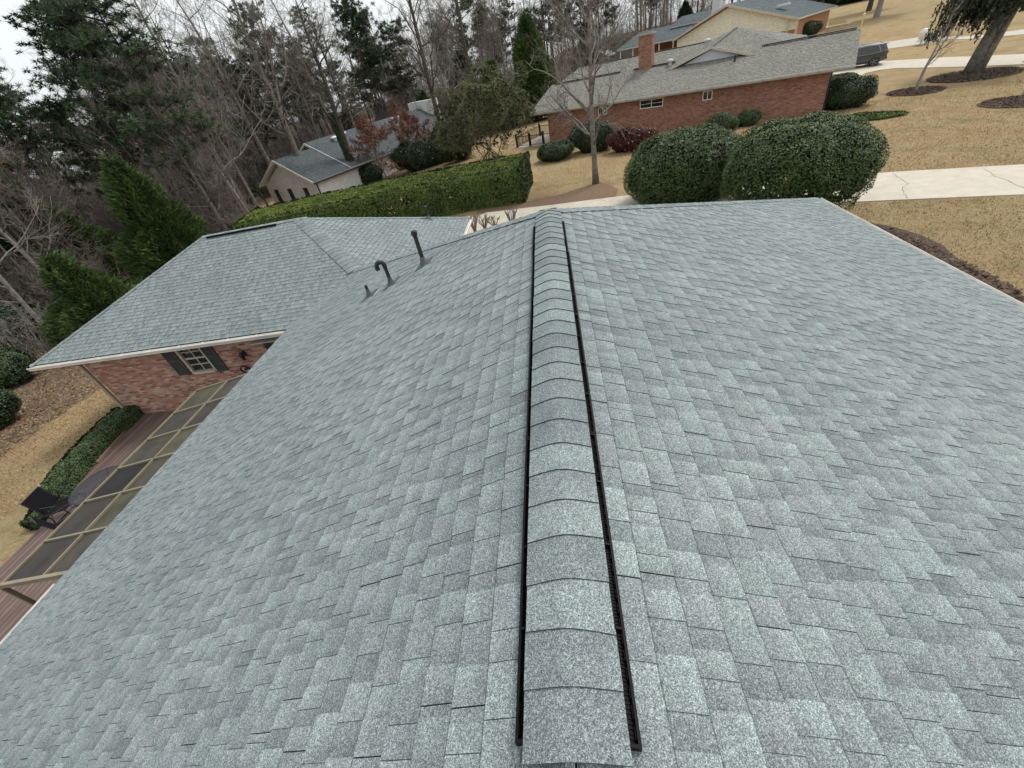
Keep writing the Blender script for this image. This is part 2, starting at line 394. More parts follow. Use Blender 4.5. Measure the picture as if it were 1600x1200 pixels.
# far driveway with the parked car, street at the very right
sheet('far_driveway', gp((1285, 112), (1345, 118), (1352, 127), (1352, 136), (1320, 144), (1298, 142), (1296, 133), (1325, 131), (1328, 126), (1322, 118), (1300, 113)), CONC, .03, side=.05)
sheet('far_driveway', gp((1250, 108), (1340, 122), (1356, 112), (1400, 107), (1600, 101), (1900, 90), (1900, 74), (1600, 85), (1480, 90), (1400, 95), (1300, 100)), CONC, .038, side=.05)
sheet('street', gp((1392, 76), (1440, 69), (1480, 62), (1600, 54), (1900, 35), (1900, 28), (1600, 46), (1540, 55), (1440, 58), (1385, 66), (1350, 72), (1350, 80)), CONC2, .03, side=.05)
sheet('street_walk', gp((1270, 45), (1330, 35), (1330, 37), (1270, 49)), CONC2, .03)
sheet('mulch_bed', gp((1360, 350), (1375, 352), (1400, 357), (1440, 367), (1475, 385), (1500, 410), (1540, 432), (1600, 465), (1700, 560)) + [(6.0, 2.0), (6.0, 14.0), (8, 16)], MULCH, .03, wob=.12)
sheet('mulch_strip', gp((745, 334), (800, 328), (863, 321), (963, 307), (966, 296), (940, 284), (918, 290), (880, 303), (825, 315), (745, 326)), varied('pine_straw_mulch', (.19, .125, .085), .4, 20, .95, .1, bump=.8, bscale=50), .02, wob=.12)
def ring(cx, cy, rx, ry, rz, n=26):
    return [(cx + rx * math.cos(a) * math.cos(rz) - ry * math.sin(a) * math.sin(rz), cy + rx * math.cos(a) * math.sin(rz) + ry * math.sin(a) * math.cos(rz)) for a in [2 * math.pi * k / n for k in range(n)]]
p1 = G(1430, 143); p2 = G(1520, 118); p3 = G(1592, 159)
sheet('mulch_ring', ring(p1.x, p1.y, 1.7, 1.7, 0), MULCH, .04, wob=.2)
sheet('mulch_ring', ring(p2.x, p2.y, 2.6, 2.2, 0), MULCH, .04, wob=.3)
sheet('mulch_ring', ring(p3.x, p3.y, 1.7, 1.7, 0), MULCH, .04, wob=.2)

# ------------------------------------------------------------------ the shingled house
PITCH = 5 / 12.0
CS = math.sqrt(1 + PITCH * PITCH)
RX, RZ = -.11, -1.5                 # ridge of the main roof
RY0, RY1 = -1.6, 5.2
EXR, EXL = 7.02, -7.66              # eaves
def zr(x): return RZ - PITCH * (x - RX)
def zl(x): return RZ - PITCH * (RX - x)
WE_Y, WE_Z = 9.3, -4.62; WR_Y = 13.6; WR_Z = WE_Z + PITCH * (WR_Y - WE_Y)
WX0 = -16.4; WRX0 = WX0 + (WR_Y - WE_Y); WRX1 = -8.4

def clip(poly, a, b, c):            # keep a*x+b*y+c >= 0
    out = []
    for i in range(len(poly)):
        p, q = poly[i], poly[(i + 1) % len(poly)]
        dp = a * p[0] + b * p[1] + c; dq = a * q[0] + b * q[1] + c
        if dp >= 0: out.append(p)
        if (dp >= 0) != (dq >= 0):
            t = dp / (dp - dq); out.append((p[0] + (q[0] - p[0]) * t, p[1] + (q[1] - p[1]) * t))
    return out
TONES = [(.276, .312, .306), (.262, .296, .290), (.285, .320, .314), (.268, .298, .296), (.258, .286, .286), (.272, .300, .300), (.280, .318, .310), (.272, .290, .292)]
DARKT = [(.236, .264, .262), (.222, .248, .248), (.240, .262, .264), (.230, .256, .254)]
def tone(rg, lst, j=.07):
    c = rg.choice(lst); k = 1 + rg.uniform(-j, j); return (c[0] * k, c[1] * k, c[2] * k, 1)
def shingles(mb, O, U, V, poly, seed=1, ex=.143, t=.0036, coarse=1.0, band=None):
    """laminated shingles over the polygon (u along the eave, v up the slope)"""
    rg = random.Random(seed); O, U, V = Vector(O), Vector(U).normalized(), Vector(V).normalized(); NR = U.cross(V).normalized()
    if NR.z < 0: NR = -NR
    cx = sum(p[0] for p in poly) / len(poly); cy = sum(p[1] for p in poly) / len(poly); E = []
    for i in range(len(poly)):
        p, q = poly[i], poly[(i + 1) % len(poly)]; a, b = -(q[1] - p[1]), q[0] - p[0]; c = -(a * p[0] + b * p[1])
        if a * cx + b * cy + c < 0: a, b, c = -a, -b, -c
        E.append((a, b, c))
    umin = min(p[0] for p in poly); umax = max(p[0] for p in poly); vmin = min(p[1] for p in poly); vmax = max(p[1] for p in poly)
    flip = U.cross(V).dot(NR) < 0
    def piece(u0, u1, v0, v1, h0, h1, col):
        ug = rg.uniform(.02, .30)
        p = [(u0, v0), (u1, v0), (u1, v1), (u0, v1)]
        for e in E:
            p = clip(p, *e)
            if len(p) < 3: return
        top = [O + U * a + V * b + NR * (h0 + (h1 - h0) * (b - v0) / (v1 - v0)) for a, b in p]
        bot = [O + U * a + V * b - NR * .002 for a, b in p]
        sh = [(a - u0) / (u1 - u0) * ug for a, b in p]
        if flip: top.reverse(); bot.reverse(); p.reverse(); sh.reverse()
        # granule blend and painted-in shade under the next butt, darker towards each course top
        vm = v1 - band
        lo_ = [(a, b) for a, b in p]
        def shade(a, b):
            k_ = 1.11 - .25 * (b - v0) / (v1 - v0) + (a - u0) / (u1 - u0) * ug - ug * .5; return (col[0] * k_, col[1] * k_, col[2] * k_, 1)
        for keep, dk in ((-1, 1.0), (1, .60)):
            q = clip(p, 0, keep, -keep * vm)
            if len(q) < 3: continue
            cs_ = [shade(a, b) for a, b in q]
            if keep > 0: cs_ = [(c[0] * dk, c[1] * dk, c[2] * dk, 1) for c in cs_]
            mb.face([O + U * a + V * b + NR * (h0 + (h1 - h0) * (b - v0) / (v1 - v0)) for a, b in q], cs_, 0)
        k = len(top)
        for i in range(k): mb.face([bot[i], bot[(i + 1) % k], top[(i + 1) % k], top[i]], None, 1)
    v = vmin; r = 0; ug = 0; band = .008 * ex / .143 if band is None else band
    while v < vmax:
        v1 = v + ex; u = umin - rg.uniform(0, 1.0)
        while u < umax:                                      # one strip shingle a metre long
            L = .995; lift = rg.uniform(0, .0012); tn = tone(rg, DARKT, .05)
            piece(u + .0015, u + L - .0015, v, v1, t * 1.6 + lift, t * .5, tn)
            s_ = rg.uniform(-.05, .12) if rg.random() < .5 else 0.0
            while s_ < L - .03:
                wd = rg.uniform(.075, .165) * coarse; e_ = min(L - .002, s_ + wd)
                if e_ > max(s_, .002) + .02:
                    j = rg.uniform(-.004, .004)
                    piece(u + max(.002, s_), u + e_, v - .0 + j * 0, v1, t * 2.9 + lift, t * 1.3, tone(rg, TONES))
                gp_ = rg.uniform(.05, .15) * coarse
                if rg.random() < .72:                         # gap of lower layer, own tone
                    if e_ + gp_ < L: piece(u + e_ + .001, u + e_ + gp_ - .001, v, v1, t * 1.6 + lift + .0004, t * .5 + .0004, tone(rg, TONES if rg.random() < .25 else DARKT))
                    s_ = e_ + gp_
                else: s_ = e_ + .003
            u += L
        v = v1; r += 1

def roofplane(m, pts, seed, ex=.2, coarse=2.2):
    """shingles on the planar polygon pts (first two along the eave)"""
    P = [Vector(q) for q in pts]; U = (P[1] - P[0]).normalized(); Nn_ = U.cross((P[2] - P[0])).normalized()
    if Nn_.z < 0: Nn_ = -Nn_
    V_ = Nn_.cross(U); 
    if V_.z < 0: V_ = -V_
    shingles(m, P[0], U, V_, [((q - P[0]).dot(U), (q - P[0]).dot(V_)) for q in P], seed, ex, (.0055 if ex > .18 else .0046), coarse)
def cap_run(mb, A, Bp, dL, dR, up, width=.152, ex=.163, t=.006, lift=.0, seed=3, sag=.35):
    """cap shingles from low/near end A to B; butts look towards A"""
    rg = random.Random(seed); A, Bp = Vector(A), Vector(Bp); D = (Bp - A); L = D.length; D.normalize(); dL = Vector(dL).normalized(); dR = Vector(dR).normalized(); up = Vector(up).normalized()
    n = int(L / ex) + 1; prof = []
    for q in (-1, -.75, -.5, -.28, -.12, 0, .12, .28, .5, .75, 1):
        a = abs(q); d = dL if q < 0 else dR
        prof.append((q, d * a * width, -(math.sqrt(a * a + .10) - a) * width * .42))
    for i in range(n):
        s0 = i * ex; s1 = min(L, s0 + ex * 1.06); j = rg.uniform(-.004, .004); tw = rg.uniform(-.006, .006); wj = 1 + rg.uniform(-.015, .015)
        c = rg.choice([(.262, .298, .292), (.228, .256, .256), (.245, .278, .274), (.215, .240, .242), (.275, .312, .305), (.235, .262, .262)]); k_ = rg.uniform(.92, 1.06); col = (c[0] * k_, c[1] * k_, c[2] * k_, 1)
        ring0 = [A + D * (s0 + tw * q + (j if i else 0)) + o_ * wj + up * (lift + h + t * 2.1) for q, o_, h in prof]
        ring1 = [A + D * s1 + o_ * wj + up * (lift + h + t * .7) for q, o_, h in prof]
        bot0 = [p - up * t * 2.1 for p in ring0]; bot1 = [p - up * t * .8 for p in ring1]
        for a in range(len(prof) - 1):
            mb.face([ring0[a], ring0[a + 1], ring1[a + 1], ring1[a]], col, 0)
            mb.face([bot0[a], bot0[a + 1], ring0[a + 1], ring0[a]], None, 1)
            mb.face([ring1[a], ring1[a + 1], bot1[a + 1], bot1[a]], None, 1)
        mb.face([bot0[0], ring0[0], ring1[0], bot1[0]], None, 1); mb.face([ring0[-1], bot0[-1], bot1[-1], ring1[-1]], None, 1)

house = empty('brick_house', (0, 5, -7.2))
tag(house, 'brick house seen from above its blue-grey shingled hip roof with a black ridge vent', 'house')
def hp(mb, name, mats, **k):          # house part: mesh is written in world coordinates
    o = mb.build(name, mats, None, **k); o.parent = house; o.matrix_parent_inverse = Matrix.Translation((0, -5, 7.2)); return o

# key points
eR, eL = EXR, EXL
zER, zEL = zr(eR), zl(eL)
YR1 = RY1 + (eR - RX)                 # north eave of the main roof
YR0 = RY0 - (eR - RX)
# meeting point of the main hip and the wing hip
tt = ((RZ - WE_Z) / PITCH + WE_Y - RY1) / 2
MX = RX - tt; MY = RY1 + tt; MZ = RZ - PITCH * tt
# right slope: u from near to far (Y), v up the slope
m = MB()
Lr = (eR - RX) * CS
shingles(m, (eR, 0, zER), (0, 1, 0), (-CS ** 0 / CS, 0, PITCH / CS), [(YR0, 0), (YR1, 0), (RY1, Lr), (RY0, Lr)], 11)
roof_r = hp(m, 'roof_slope', [SH, CORE])
# left slope, its far edge is the hip down to M and the valley down to the wing eave
m = MB(); Ll = (RX - eL) * CS; sM = (MX - eL) * CS
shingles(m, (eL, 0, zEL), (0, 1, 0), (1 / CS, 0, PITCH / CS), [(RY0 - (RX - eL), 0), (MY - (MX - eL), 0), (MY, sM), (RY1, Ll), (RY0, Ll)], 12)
hp(m, 'roof_slope', [SH, CORE])
# main far (north) hip plane and near (south) hip plane
m = MB(); kN = RX - MX
shingles(m, (0, YR1, zER), (1, 0, 0), (0, -1 / CS, PITCH / CS), [(eR, 0), (RX, Lr), (MX, (YR1 - RY1 - kN) * CS), (MX + (YR1 - MY), 0)], 13)
shingles(m, (0, YR0, zER), (1, 0, 0), (0, 1 / CS, PITCH / CS), [(eR, 0), (RX, Lr), (eL, (YR0 - (RY0 - (RX - eL))) * -CS), (eL + .5, 0)], 14)
hp(m, 'roof_slope', [SH, CORE])
# wing: south plane (valley to the main roof), north plane, east hip plane
WEX = -3.6                            # east eave
WYN = 17.45; WEZ = WR_Z - .41 * (WEX - WRX1); ECS = math.sqrt(1 + .41 ** 2)
WL = (WR_Y - WE_Y) * CS
m = MB()
shingles(m, (0, WE_Y, WE_Z), (1, 0, 0), (0, 1 / CS, PITCH / CS), [(WX0, 0), (MX - (MY - WE_Y), 0), (MX, (MY - WE_Y) * CS), (WRX1, WL), (WRX0, WL)], 15, coarse=1.1)
hp(m, 'roof_slope', [SH, CORE])
m = MB()
eN = (Vector((WEX, WYN, WEZ)) - Vector((MX, MY, MZ))).cross(Vector((WRX1, WR_Y, WR_Z)) - Vector((MX, MY, MZ)))
def ez(x, y): return MZ - (eN.x * (x - MX) + eN.y * (y - MY)) / eN.z
roofplane(m, [(WEX, YR1 - .2, ez(WEX, YR1 - .2)), (WEX, WYN, WEZ), (WRX1, WR_Y, WR_Z), (MX, MY, MZ)], 16, .143, 1.1)
hp(m, 'roof_slope', [SH, CORE])
m = MB()
roofplane(m, [(WEX, WYN, WEZ), (WX0, WYN, WEZ), (WRX0, WR_Y, WR_Z), (WRX1, WR_Y, WR_Z)], 17, .143, 1.5)
roofplane(m, [(WX0, WE_Y, WE_Z), (WX0, WYN, WEZ), (WRX0, WR_Y, WR_Z)], 18, .143, 1.5)
hp(m, 'roof_slope', [SH, CORE])
# solid deck under the shingles
m = MB(); d_ = .012
def dn(p): return (p[0], p[1], p[2] - d_)
for poly in ([(eR, YR0, zER), (eR, YR1, zER), (RX, RY1, RZ), (RX, RY0, RZ)],
             [(eL, RY0 - (RX - eL), zEL), (eL, MY - (MX - eL), zEL), (MX, MY, MZ), (RX, RY1, RZ), (RX, RY0, RZ)],
             [(eR, YR1, zER), (RX, RY1, RZ), (MX, MY, MZ), (MX + (YR1 - MY), YR1, zER)],
             [(eR, YR0, zER), (RX, RY0, RZ), (eL, RY0 - (RX - eL), zEL), (eL, YR0, zER)],
             [(WX0, WE_Y, WE_Z), (MX - (MY - WE_Y), WE_Y, WE_Z), (MX, MY, MZ), (WRX1, WR_Y, WR_Z), (WRX0, WR_Y, WR_Z)],
             [(WEX, YR1 - .2, ez(WEX, YR1 - .2)), (WEX, WYN, WEZ), (WRX1, WR_Y, WR_Z), (MX, MY, MZ)],
             [(WX0, WYN, WEZ), (WEX, WYN, WEZ), (WRX1, WR_Y, WR_Z), (WRX0, WR_Y, WR_Z)],
             [(WX0, WE_Y, WE_Z), (WX0, WYN, WEZ), (WRX0, WR_Y, WR_Z)]):
    m.slab([dn(p) for p in poly], .03)
hp(m, 'roof_decking', [CORE])
# hips and ridges
s2 = 1 / math.sqrt(2)
m = MB()
VH = .050                                    # height of the vent under the ridge cap
cap_run(m, (RX, .215, RZ + .004), (RX, 4.86, RZ + .004), (-1, 0, -PITCH), (1, 0, -PITCH), (0, 0, 1), .160, .163, .0050, VH, 21)
hp(m, 'ridge_cap', [SH, CORE])
m = MB()
cap_run(m, (RX, RY0, RZ + .004), (RX, .33, RZ + .004), (-1, 0, -PITCH), (1, 0, -PITCH), (0, 0, 1), .16, .163, .006, .0, 22)
hp(m, 'ridge_cap', [SH, CORE])
m = MB()
cap_run(m, (RX, 4.80, RZ + .030), (RX, RY1 + .05, RZ - .0), (-1, 0, -PITCH), (1, 0, -PITCH), (0, 0, 1), .165, .17, .006, .012, 23)
hp(m, 'ridge_cap', [SH, CORE])
def hip(lowp, highp, a, b, seed, lift=.014, w_=.15, ex=.15):
    """a, b: directions running down each of the two planes, square to their eaves"""
    lowp, highp = Vector(lowp), Vector(highp); D = (highp - lowp).normalized()
    def side(v):
        v = Vector(v); v = v - D * v.dot(D); return v.normalized()
    mm = MB(); cap_run(mm, lowp, highp, side(a), side(b), (0, 0, 1), w_, ex, .006, lift, seed); return hp(mm, 'hip_cap', [SH, CORE])
E_ = (1, 0, -PITCH); W_ = (-1, 0, -PITCH); Nn = (0, 1, -PITCH); Ss = (0, -1, -PITCH)
hip((eR - .02, YR1 - .02, zER), (RX, RY1, RZ), E_, Nn, 31)
hip((MX, MY, MZ), (RX, RY1, RZ), W_, Nn, 32)
hip((eR, YR0, zER), (RX, RY0, RZ), E_, Ss, 33)
hip((MX, MY, MZ + .01), (WRX1, WR_Y, WR_Z), Ss, E_, 34, .022, .235, .20)
hip((WEX, WYN, WEZ), (WRX1, WR_Y, WR_Z), E_, Nn, 35)
hip((WX0, WE_Y, WE_Z), (WRX0, WR_Y, WR_Z), W_, Ss, 36)
hip((WX0, WYN, WEZ), (WRX0, WR_Y, WR_Z), W_, Nn, 37)
hip((WRX0, WR_Y, WR_Z), (WRX1, WR_Y, WR_Z + .001), Ss, Nn, 38, .02, .15)
# ridge vents: two black louvred strips, segmented every 1.2 m
def vent(x_in, x_out, y0, y1, sgn, zf, name='ridge_vent', segw=1.2):
    mm = MB(); rg = random.Random(5)
    y = y0
    while y < y1 - .01:
        ye = min(y + segw, y1); jx = rg.uniform(-.004, .004); jz = rg.uniform(0, .003)
        lo_, hi_ = sorted((x_in, x_out))
        # base tray, outer lip, inner wall, louvre ribs
        def zz(x): return zf(x) + .016
        P = lambda x, h: zz(x) + h + jz
        a, b = x_in + jx, x_out + jx
        def bar(xa, xb, ya, yb, h0, h1):
            xa, xb = sorted((xa, xb))
            mm.prism([(xa, ya), (xb, ya), (xb, yb), (xa, yb)], lambda x, yy: P(x, h0), lambda x, yy: P(x, h1))
        bar(a, b, y, ye - .002, -.012, .002)
        bar(b - sgn * .009, b, y, ye - .002, .002, .024)
        bar(a - sgn * .10, a, y, ye - .002, -.004, .022)
        yy = y + .01
        while yy < ye - .012:
            bar(a + sgn * .001, b - sgn * .010, yy, yy + .0035, .003, .0065); yy += .0115
        yy = y + .02
        while yy < ye - .03:
            bar(a + sgn * .016, a + sgn * .022, yy, yy + .03, .011, .016); yy += .048
        for yq in (y + .001, ye - .012, (y + ye) / 2, y + .3, ye - .3): bar(a, b, yq, yq + .008, .002, .025)
        y = ye
    return hp(mm, name, [VENTM])
vent(RX - .150, RX - .178, .262, 4.76, -1, zl)
vent(RX + .150, RX + .180, .258, 4.76, 1, zr)
mm = MB(); mm.box((WRX0 + .25, WR_Y - .20, WR_Z - .06), (WRX1 - .8, WR_Y - .165, WR_Z + .0)); hp(mm, 'ridge_vent', [VENTM])

# soffit, fascia, gutters
def rail(m_, a, b, w_, h_, off=(0, 0, 0)):       # box bar between two points, width across (horizontal), height vertical
    a, b = Vector(a) + Vector(off), Vector(b) + Vector(off); D = (b - a); L = D.length; D.normalize()
    sx_ = Vector((-D.y, D.x, 0)).normalized(); uz = D.cross(sx_) * -1
    if uz.z < 0: uz = -uz
    M = Matrix(((D.x, sx_.x, uz.x, a.x), (D.y, sx_.y, uz.y, a.y), (D.z, sx_.z, uz.z, a.z), (0, 0, 0, 1)))
    m_.box((0, -w_ / 2, -h_ / 2), (L, w_ / 2, h_ / 2), M)
def gutter(a, b, outward, name='gutter', mat=WHITE, w_=.12, clips=True):
    """K-style trough: back, floor, bellied front, rolled lip, spikes across it"""
    a, b, o_ = Vector(a), Vector(b), Vector(outward); mm = MB()
    prof = [(0, -.01), (0, -.12), (w_ * .72, -.12), (w_ * .78, -.085), (w_ * .95, -.045), (w_, -.005), (w_ * .88, -.003), (w_ * .83, -.045), (w_ * .68, -.085), (w_ * .64, -.108), (.008, -.108), (.008, -.01)]
    ra = [a + o_ * p + Vector((0, 0, q)) for p, q in prof]; rb = [b + o_ * p + Vector((0, 0, q)) for p, q in prof]
    for i in range(len(prof)): j = (i + 1) % len(prof); mm.face([ra[i], rb[i], rb[j], ra[j]])
    mm.face(ra); mm.face(list(reversed(rb)))
    L = (b - a).length; n = int(L / .8)
    if clips:
        for i in range(1, n):
            p = a.lerp(b, i / n + random.uniform(-.02, .02)); d = (b - a).normalized() * .012
            mm.face([p - d + Vector((0, 0, .003)), p + d + Vector((0, 0, .003)), p + d + o_ * w_ * .93 + Vector((0, 0, .003)), p - d + o_ * w_ * .93 + Vector((0, 0, .003))])
    bmesh_fix = hp(mm, name, [mat]); return bmesh_fix
gutter((eL - .012, RY0 - 7, zEL - .012), (eL - .012, 2.42, zEL - .012), (-1, 0, 0), w_=.075, clips=False)
gutter((WX0 - .02, WE_Y - .012, WE_Z - .012), (MX - (MY - WE_Y) - .1, WE_Y - .012, WE_Z - .012), (0, -1, 0), mat=WHITE)
gutter((WEX + .012, YR1 - .1, ez(WEX, YR1 - .1) - .012), (WEX + .012, WYN, WEZ - .012), (1, 0, 0))
gutter((eR + .012, YR0, zER - .012), (eR + .012, YR1, zER - .012), (1, 0, 0), w_=.10, clips=False)
mm = MB()
rail(mm, (eL + .0, 2.42, zEL - .05), (eL + .0, WE_Y - .02, zEL - .05), .02, .09)
rail(mm, (WX0, WE_Y, WE_Z - .03), (WX0, WYN, WEZ - .03), .03, .1)
rail(mm, (WX0, WYN + .01, WEZ - .03), (WEX, WYN + .01, WEZ - .03), .03, .1)
rail(mm, (MX + (YR1 - MY), YR1 + .01, zER - .05), (eR, YR1 + .01, zER - .05), .03, .1)
hp(mm, 'fascia', [WHITE])
mm = MB()   # soffits as a ceiling under the eaves
mm.prism([(eR - .03, YR0 + .1), (eR - .03, YR1 - .03), (-3.2, YR1 - .03), (-3.2, WYN - .05), (WX0 + .05, WYN - .05), (WX0 + .05, WE_Y + .03), (eL + .03, WE_Y + .03), (eL + .03, YR0 + .1)], -4.99, -4.965) if False else mm.prism([(WX0 + .05, WE_Y + .03), (WX0 + .05, WYN - .05), (-9, WYN - .05), (-9, WE_Y + .03)], -4.80, -4.775)
mm.prism([(-9, WE_Y + .03), (-9, WYN - .05), (-3.7, WYN - .05), (-3.7, YR1 - .03), (eR - .03, YR1 - .03), (eR - .03, YR0 + .1), (eL + .03, YR0 + .1), (eL + .03, WE_Y + .03)], -4.96, -4.94)
hp(mm, 'soffit', [CREAM])
# brick walls
mm = MB()
def wallbox(x0, y0, x1, y1): mm.box((x0, y0, -7.9), (x1, y1, -4.80))
wx0 = -15.29; wy0 = 9.75
wallbox(wx0, wy0, -11.93, wy0 + .25); wallbox(-11.03, wy0, -7.1, wy0 + .25)
mm.box((-11.93, wy0, -7.9), (-11.03, wy0 + .25, -5.93)); 
wallbox(wx0, wy0 + .25, wx0 + .25, WYN - .6); wallbox(wx0 + .25, WYN - .85, WEX - .5, WYN - .6); wallbox(WEX - .75, YR1 - .5, WEX - .5, WYN - .85)
wallbox(-7.1, YR0 + .6, -6.85, wy0 + .25); wallbox(6.2, YR0 + .6, 6.45, YR1 - .5); wallbox(WEX - .5, YR1 - .75, 6.2, YR1 - .5)
hp(mm, 'brick_wall', [BRK])
mm = MB(); mm.box((-12.0, wy0 - .03, -6.0), (-10.96, wy0 + .12, -5.932)); hp(mm, 'brick_sill', [mat_brick('sill_brick', (.3, .1, .08), (.4, .17, .13), (.4, .31, .26), .07, .2, .006)])
# window: frame, sashes with muntins, glass, shutters
def window(parent_fn, x0, x1, z0, z1, y, wood=CREAM, cols=2, rows=4):
    f = MB(); fw = .075
    f.box((x0, y + .005, z0), (x0 + fw, y + .12, z1)); f.box((x1 - fw, y + .005, z0), (x1, y + .12, z1)); f.box((x0 + fw, y + .005, z1 - fw), (x1 - fw, y + .12, z1)); f.box((x0 + fw, y - .03, z0), (x1 - fw, y + .12, z0 + fw))
    a, b, c, d = x0 + fw, x1 - fw, z0 + fw, z1 - fw
    for i in range(1, cols): xx = a + (b - a) * i / cols; f.box((xx - .012, y + .055, c), (xx + .012, y + .085, d))
    for i in range(1, rows): zz_ = c + (d - c) * i / rows; f.box((a, y + .052 if i * 2 != rows else y + .045, zz_ - (.012 if i * 2 != rows else .025)), (b, y + .088, zz_ + (.012 if i * 2 != rows else .025)))
    fr = parent_fn(f, 'window_frame', [wood])
    g_ = MB(); g_.box((a, y + .09, c), (b, y + .10, d)); gl = g_.build('glass', GLASS); gl.parent = fr
    return fr
def hpw(mb, name, mats): return hp(mb, name, mats)
fr = window(hpw, -11.93, -11.03, -5.93, -4.85, wy0)
def shutter(x0, x1, z0, z1, y):
    s_ = MB(); s_.box((x0, y - .035, z0), (x0 + .05, y - .003, z1)); s_.box((x1 - .05, y - .035, z0), (x1, y - .003, z1))
    for a, b in ((z0, z0 + .07), ((z0 + z1) / 2 - .035, (z0 + z1) / 2 + .035), (z1 - .07, z1)): s_.box((x0 + .05, y - .035, a), (x1 - .05, y - .003, b))
    z = z0 + .08
    while z < z1 - .08:
        s_.box((x0 + .05, y - .028, z), (x1 - .05, y - .010, z + .028), Matrix.Translation((0, 0, 0))); z += .04
    return hp(s_, 'shutter', [SHUT])
shutter(-12.39, -11.95, -5.90, -4.82, wy0); shutter(-11.01, -10.62, -5.93, -4.82, wy0); shutter(-8.95, -8.5, -5.9, -4.82, wy0); 
# downspout at the corner
mm = MB(); rail(mm, (-15.42, wy0 - .35, -4.78), (-15.36, wy0 - .06, -5.0), .08, .08); mm.box((-15.42, wy0 - .10, -7.2), (-15.32, wy0 - .02, -4.98)); mm.box((-15.45, wy0 - .26, -7.24), (-15.30, wy0 - .08, -7.17)); hp(mm, 'downspout', [varied('tan_downspout', (.36, .29, .23), .1, 4, .5, .4)])
mm = MB()
mm.box((-9.80, wy0 - .02, -5.52), (-9.70, wy0 - .001, -5.32)); mm.lathe([(.0, -5.60), (.04, -5.58), (.075, -5.40), (.10, -5.38), (.02, -5.30), (.0, -5.26)], 8, Matrix.Translation((-9.75, wy0 - .14, 0)))
mm.tube([(-9.75, wy0 - .02, -5.34), (-9.75, wy0 - .1, -5.24), (-9.75, wy0 - .14, -5.28)], .01, 5)
hp(mm, 'wall_lantern', [IRON])

# plumbing vents
def boot(mm, P, rad, sdir):              # cone flashing and base sheet lying on the slope
    sd_ = Vector(sdir).normalized(); cr = Vector((0, 1, 0)) if abs(sd_.x) > .5 else Vector((1, 0, 0)); nr = sd_.cross(cr).normalized(); nr = nr if nr.z > 0 else -nr
    c0 = P + nr * .016
    q = [c0 - sd_ * .16 - cr * .13, c0 + sd_ * .16 - cr * .13, c0 + sd_ * .16 + cr * .13, c0 - sd_ * .16 + cr * .13]
    mm.slab(q, .004)
    pr = [(rad * 2.3, 0), (rad * 2.0, .02), (rad * 1.5, .055), (rad * 1.18, .09), (rad * 1.06, .1)]
    n = 14; base = len(mm.v)
    for r, h in pr:
        for j in range(n):
            a = 2 * math.pi * j / n; off = sd_ * math.cos(a) * r + cr * math.sin(a) * r; t_ = h / .1
            mm.v.append(tuple(P + off * (1 - .0 * t_) + nr * .018 * (1 - t_) + Vector((0, 0, h * 1.1 + .02 * t_)) - Vector((0, 0, off.z)) * t_))
    for i in range(len(pr) - 1):
        for j in range(n):
            a = base + i * n + j; b = base + i * n + (j + 1) % n; mm.f.append((a, b, b + n, a + n)); mm.c.append(None); mm.m.append(0)
def vent_pipe(px, py, plane, h, rad, hook=None, capc=False, sdir=(-1, 0, -PITCH)):
    P = PL(px, py, *plane); mm = MB(); pts = [P + Vector((0, 0, z)) for z in (-.05, h * .5, h)]; rs = [rad] * 3
    if hook:
        hx, hy, rr = hook; c = pts[-1]; d = Vector((hx, hy, 0)).normalized()
        mm.tube([c - Vector((0, 0, .05)), c + Vector((0, 0, .01))], rad * 1.22, 12)
        arc = [c + d * rr * (1 - math.cos(a)) + Vector((0, 0, rr * math.sin(a))) for a in [math.pi * k / 9 * 1.0 for k in range(1, 10)]]
        tip = arc[-1] - Vector((0, 0, .05)); mm.tube([c] + arc + [tip], rad * 1.08, 12); mm.tube([arc[-1], tip - Vector((0, 0, .012))], rad * 1.25, 12)
    mm.tube(pts, rs, 12)
    if capc: mm.lathe([(rad * 1.0, h - .02), (rad * 1.45, h - .01), (rad * 1.45, h + .05), (rad * 1.15, h + .065), (0, h + .066)], 14, Matrix.Translation(P))
    p_ = hp(mm, 'vent_pipe', [PIPE]); bm_ = MB(); boot(bm_, P, rad, sdir); b_o = bm_.build('flashing', BOOT); b_o.parent = p_; b_o.matrix_parent_inverse = Matrix.Identity(4)
    return P
plL = ((RX, 0, RZ), (-PITCH, 0, 1)); plE = ((MX, MY, MZ), tuple(eN))
vent_pipe(578, 462, plL, .21, .028)
vent_pipe(612, 444, plL, .36, .032, (-1, -.25, .065))
vent_pipe(663, 413, plL, .50, .034, None, True)
vent_pipe(670, 342, plE, .42, .055, None, True, (1, 0, -PITCH))

# ------------------------------------------------------------------ deck, porch roof, patio set
DZ = -7.26
dk = empty('wooden_deck', (-11, 4, DZ)); tag(dk, 'brown board deck below the roof edge, along the boxwood hedge', 'deck')
def at_parent(o, root):
    o.parent = root; M = Matrix.Translation(root.location) @ Matrix.Rotation(root.rotation_euler.z, 4, 'Z'); o.matrix_parent_inverse = M.inverted(); return o
dpoly = [(-15.12, 9.70), (-14.2, 5.2), (-14.12, -4), (-7.12, -4), (-7.12, 9.70)]
m = MB(); m.prism(dpoly, DZ - .04, DZ); at_parent(m.build('deck_boards', DECKM), dk)
m = MB(); m.prism([(-15.06, 9.6), (-14.14, 5.2), (-14.06, -4), (-7.2, -4), (-7.2, 9.6)], DZ - .30, DZ - .045); at_parent(m.build('deck_skirt', varied('deck_skirt', (.12, .07, .055), .2, 8, .8)), dk)
m = MB(); rail(m, (-15.0, 9.5, DZ + .04), (-14.6, 7.5, DZ + .04), .05, .07); at_parent(m.build('edge_board', varied('edge_board', (.26, .17, .14), .2, 8, .8)), dk)

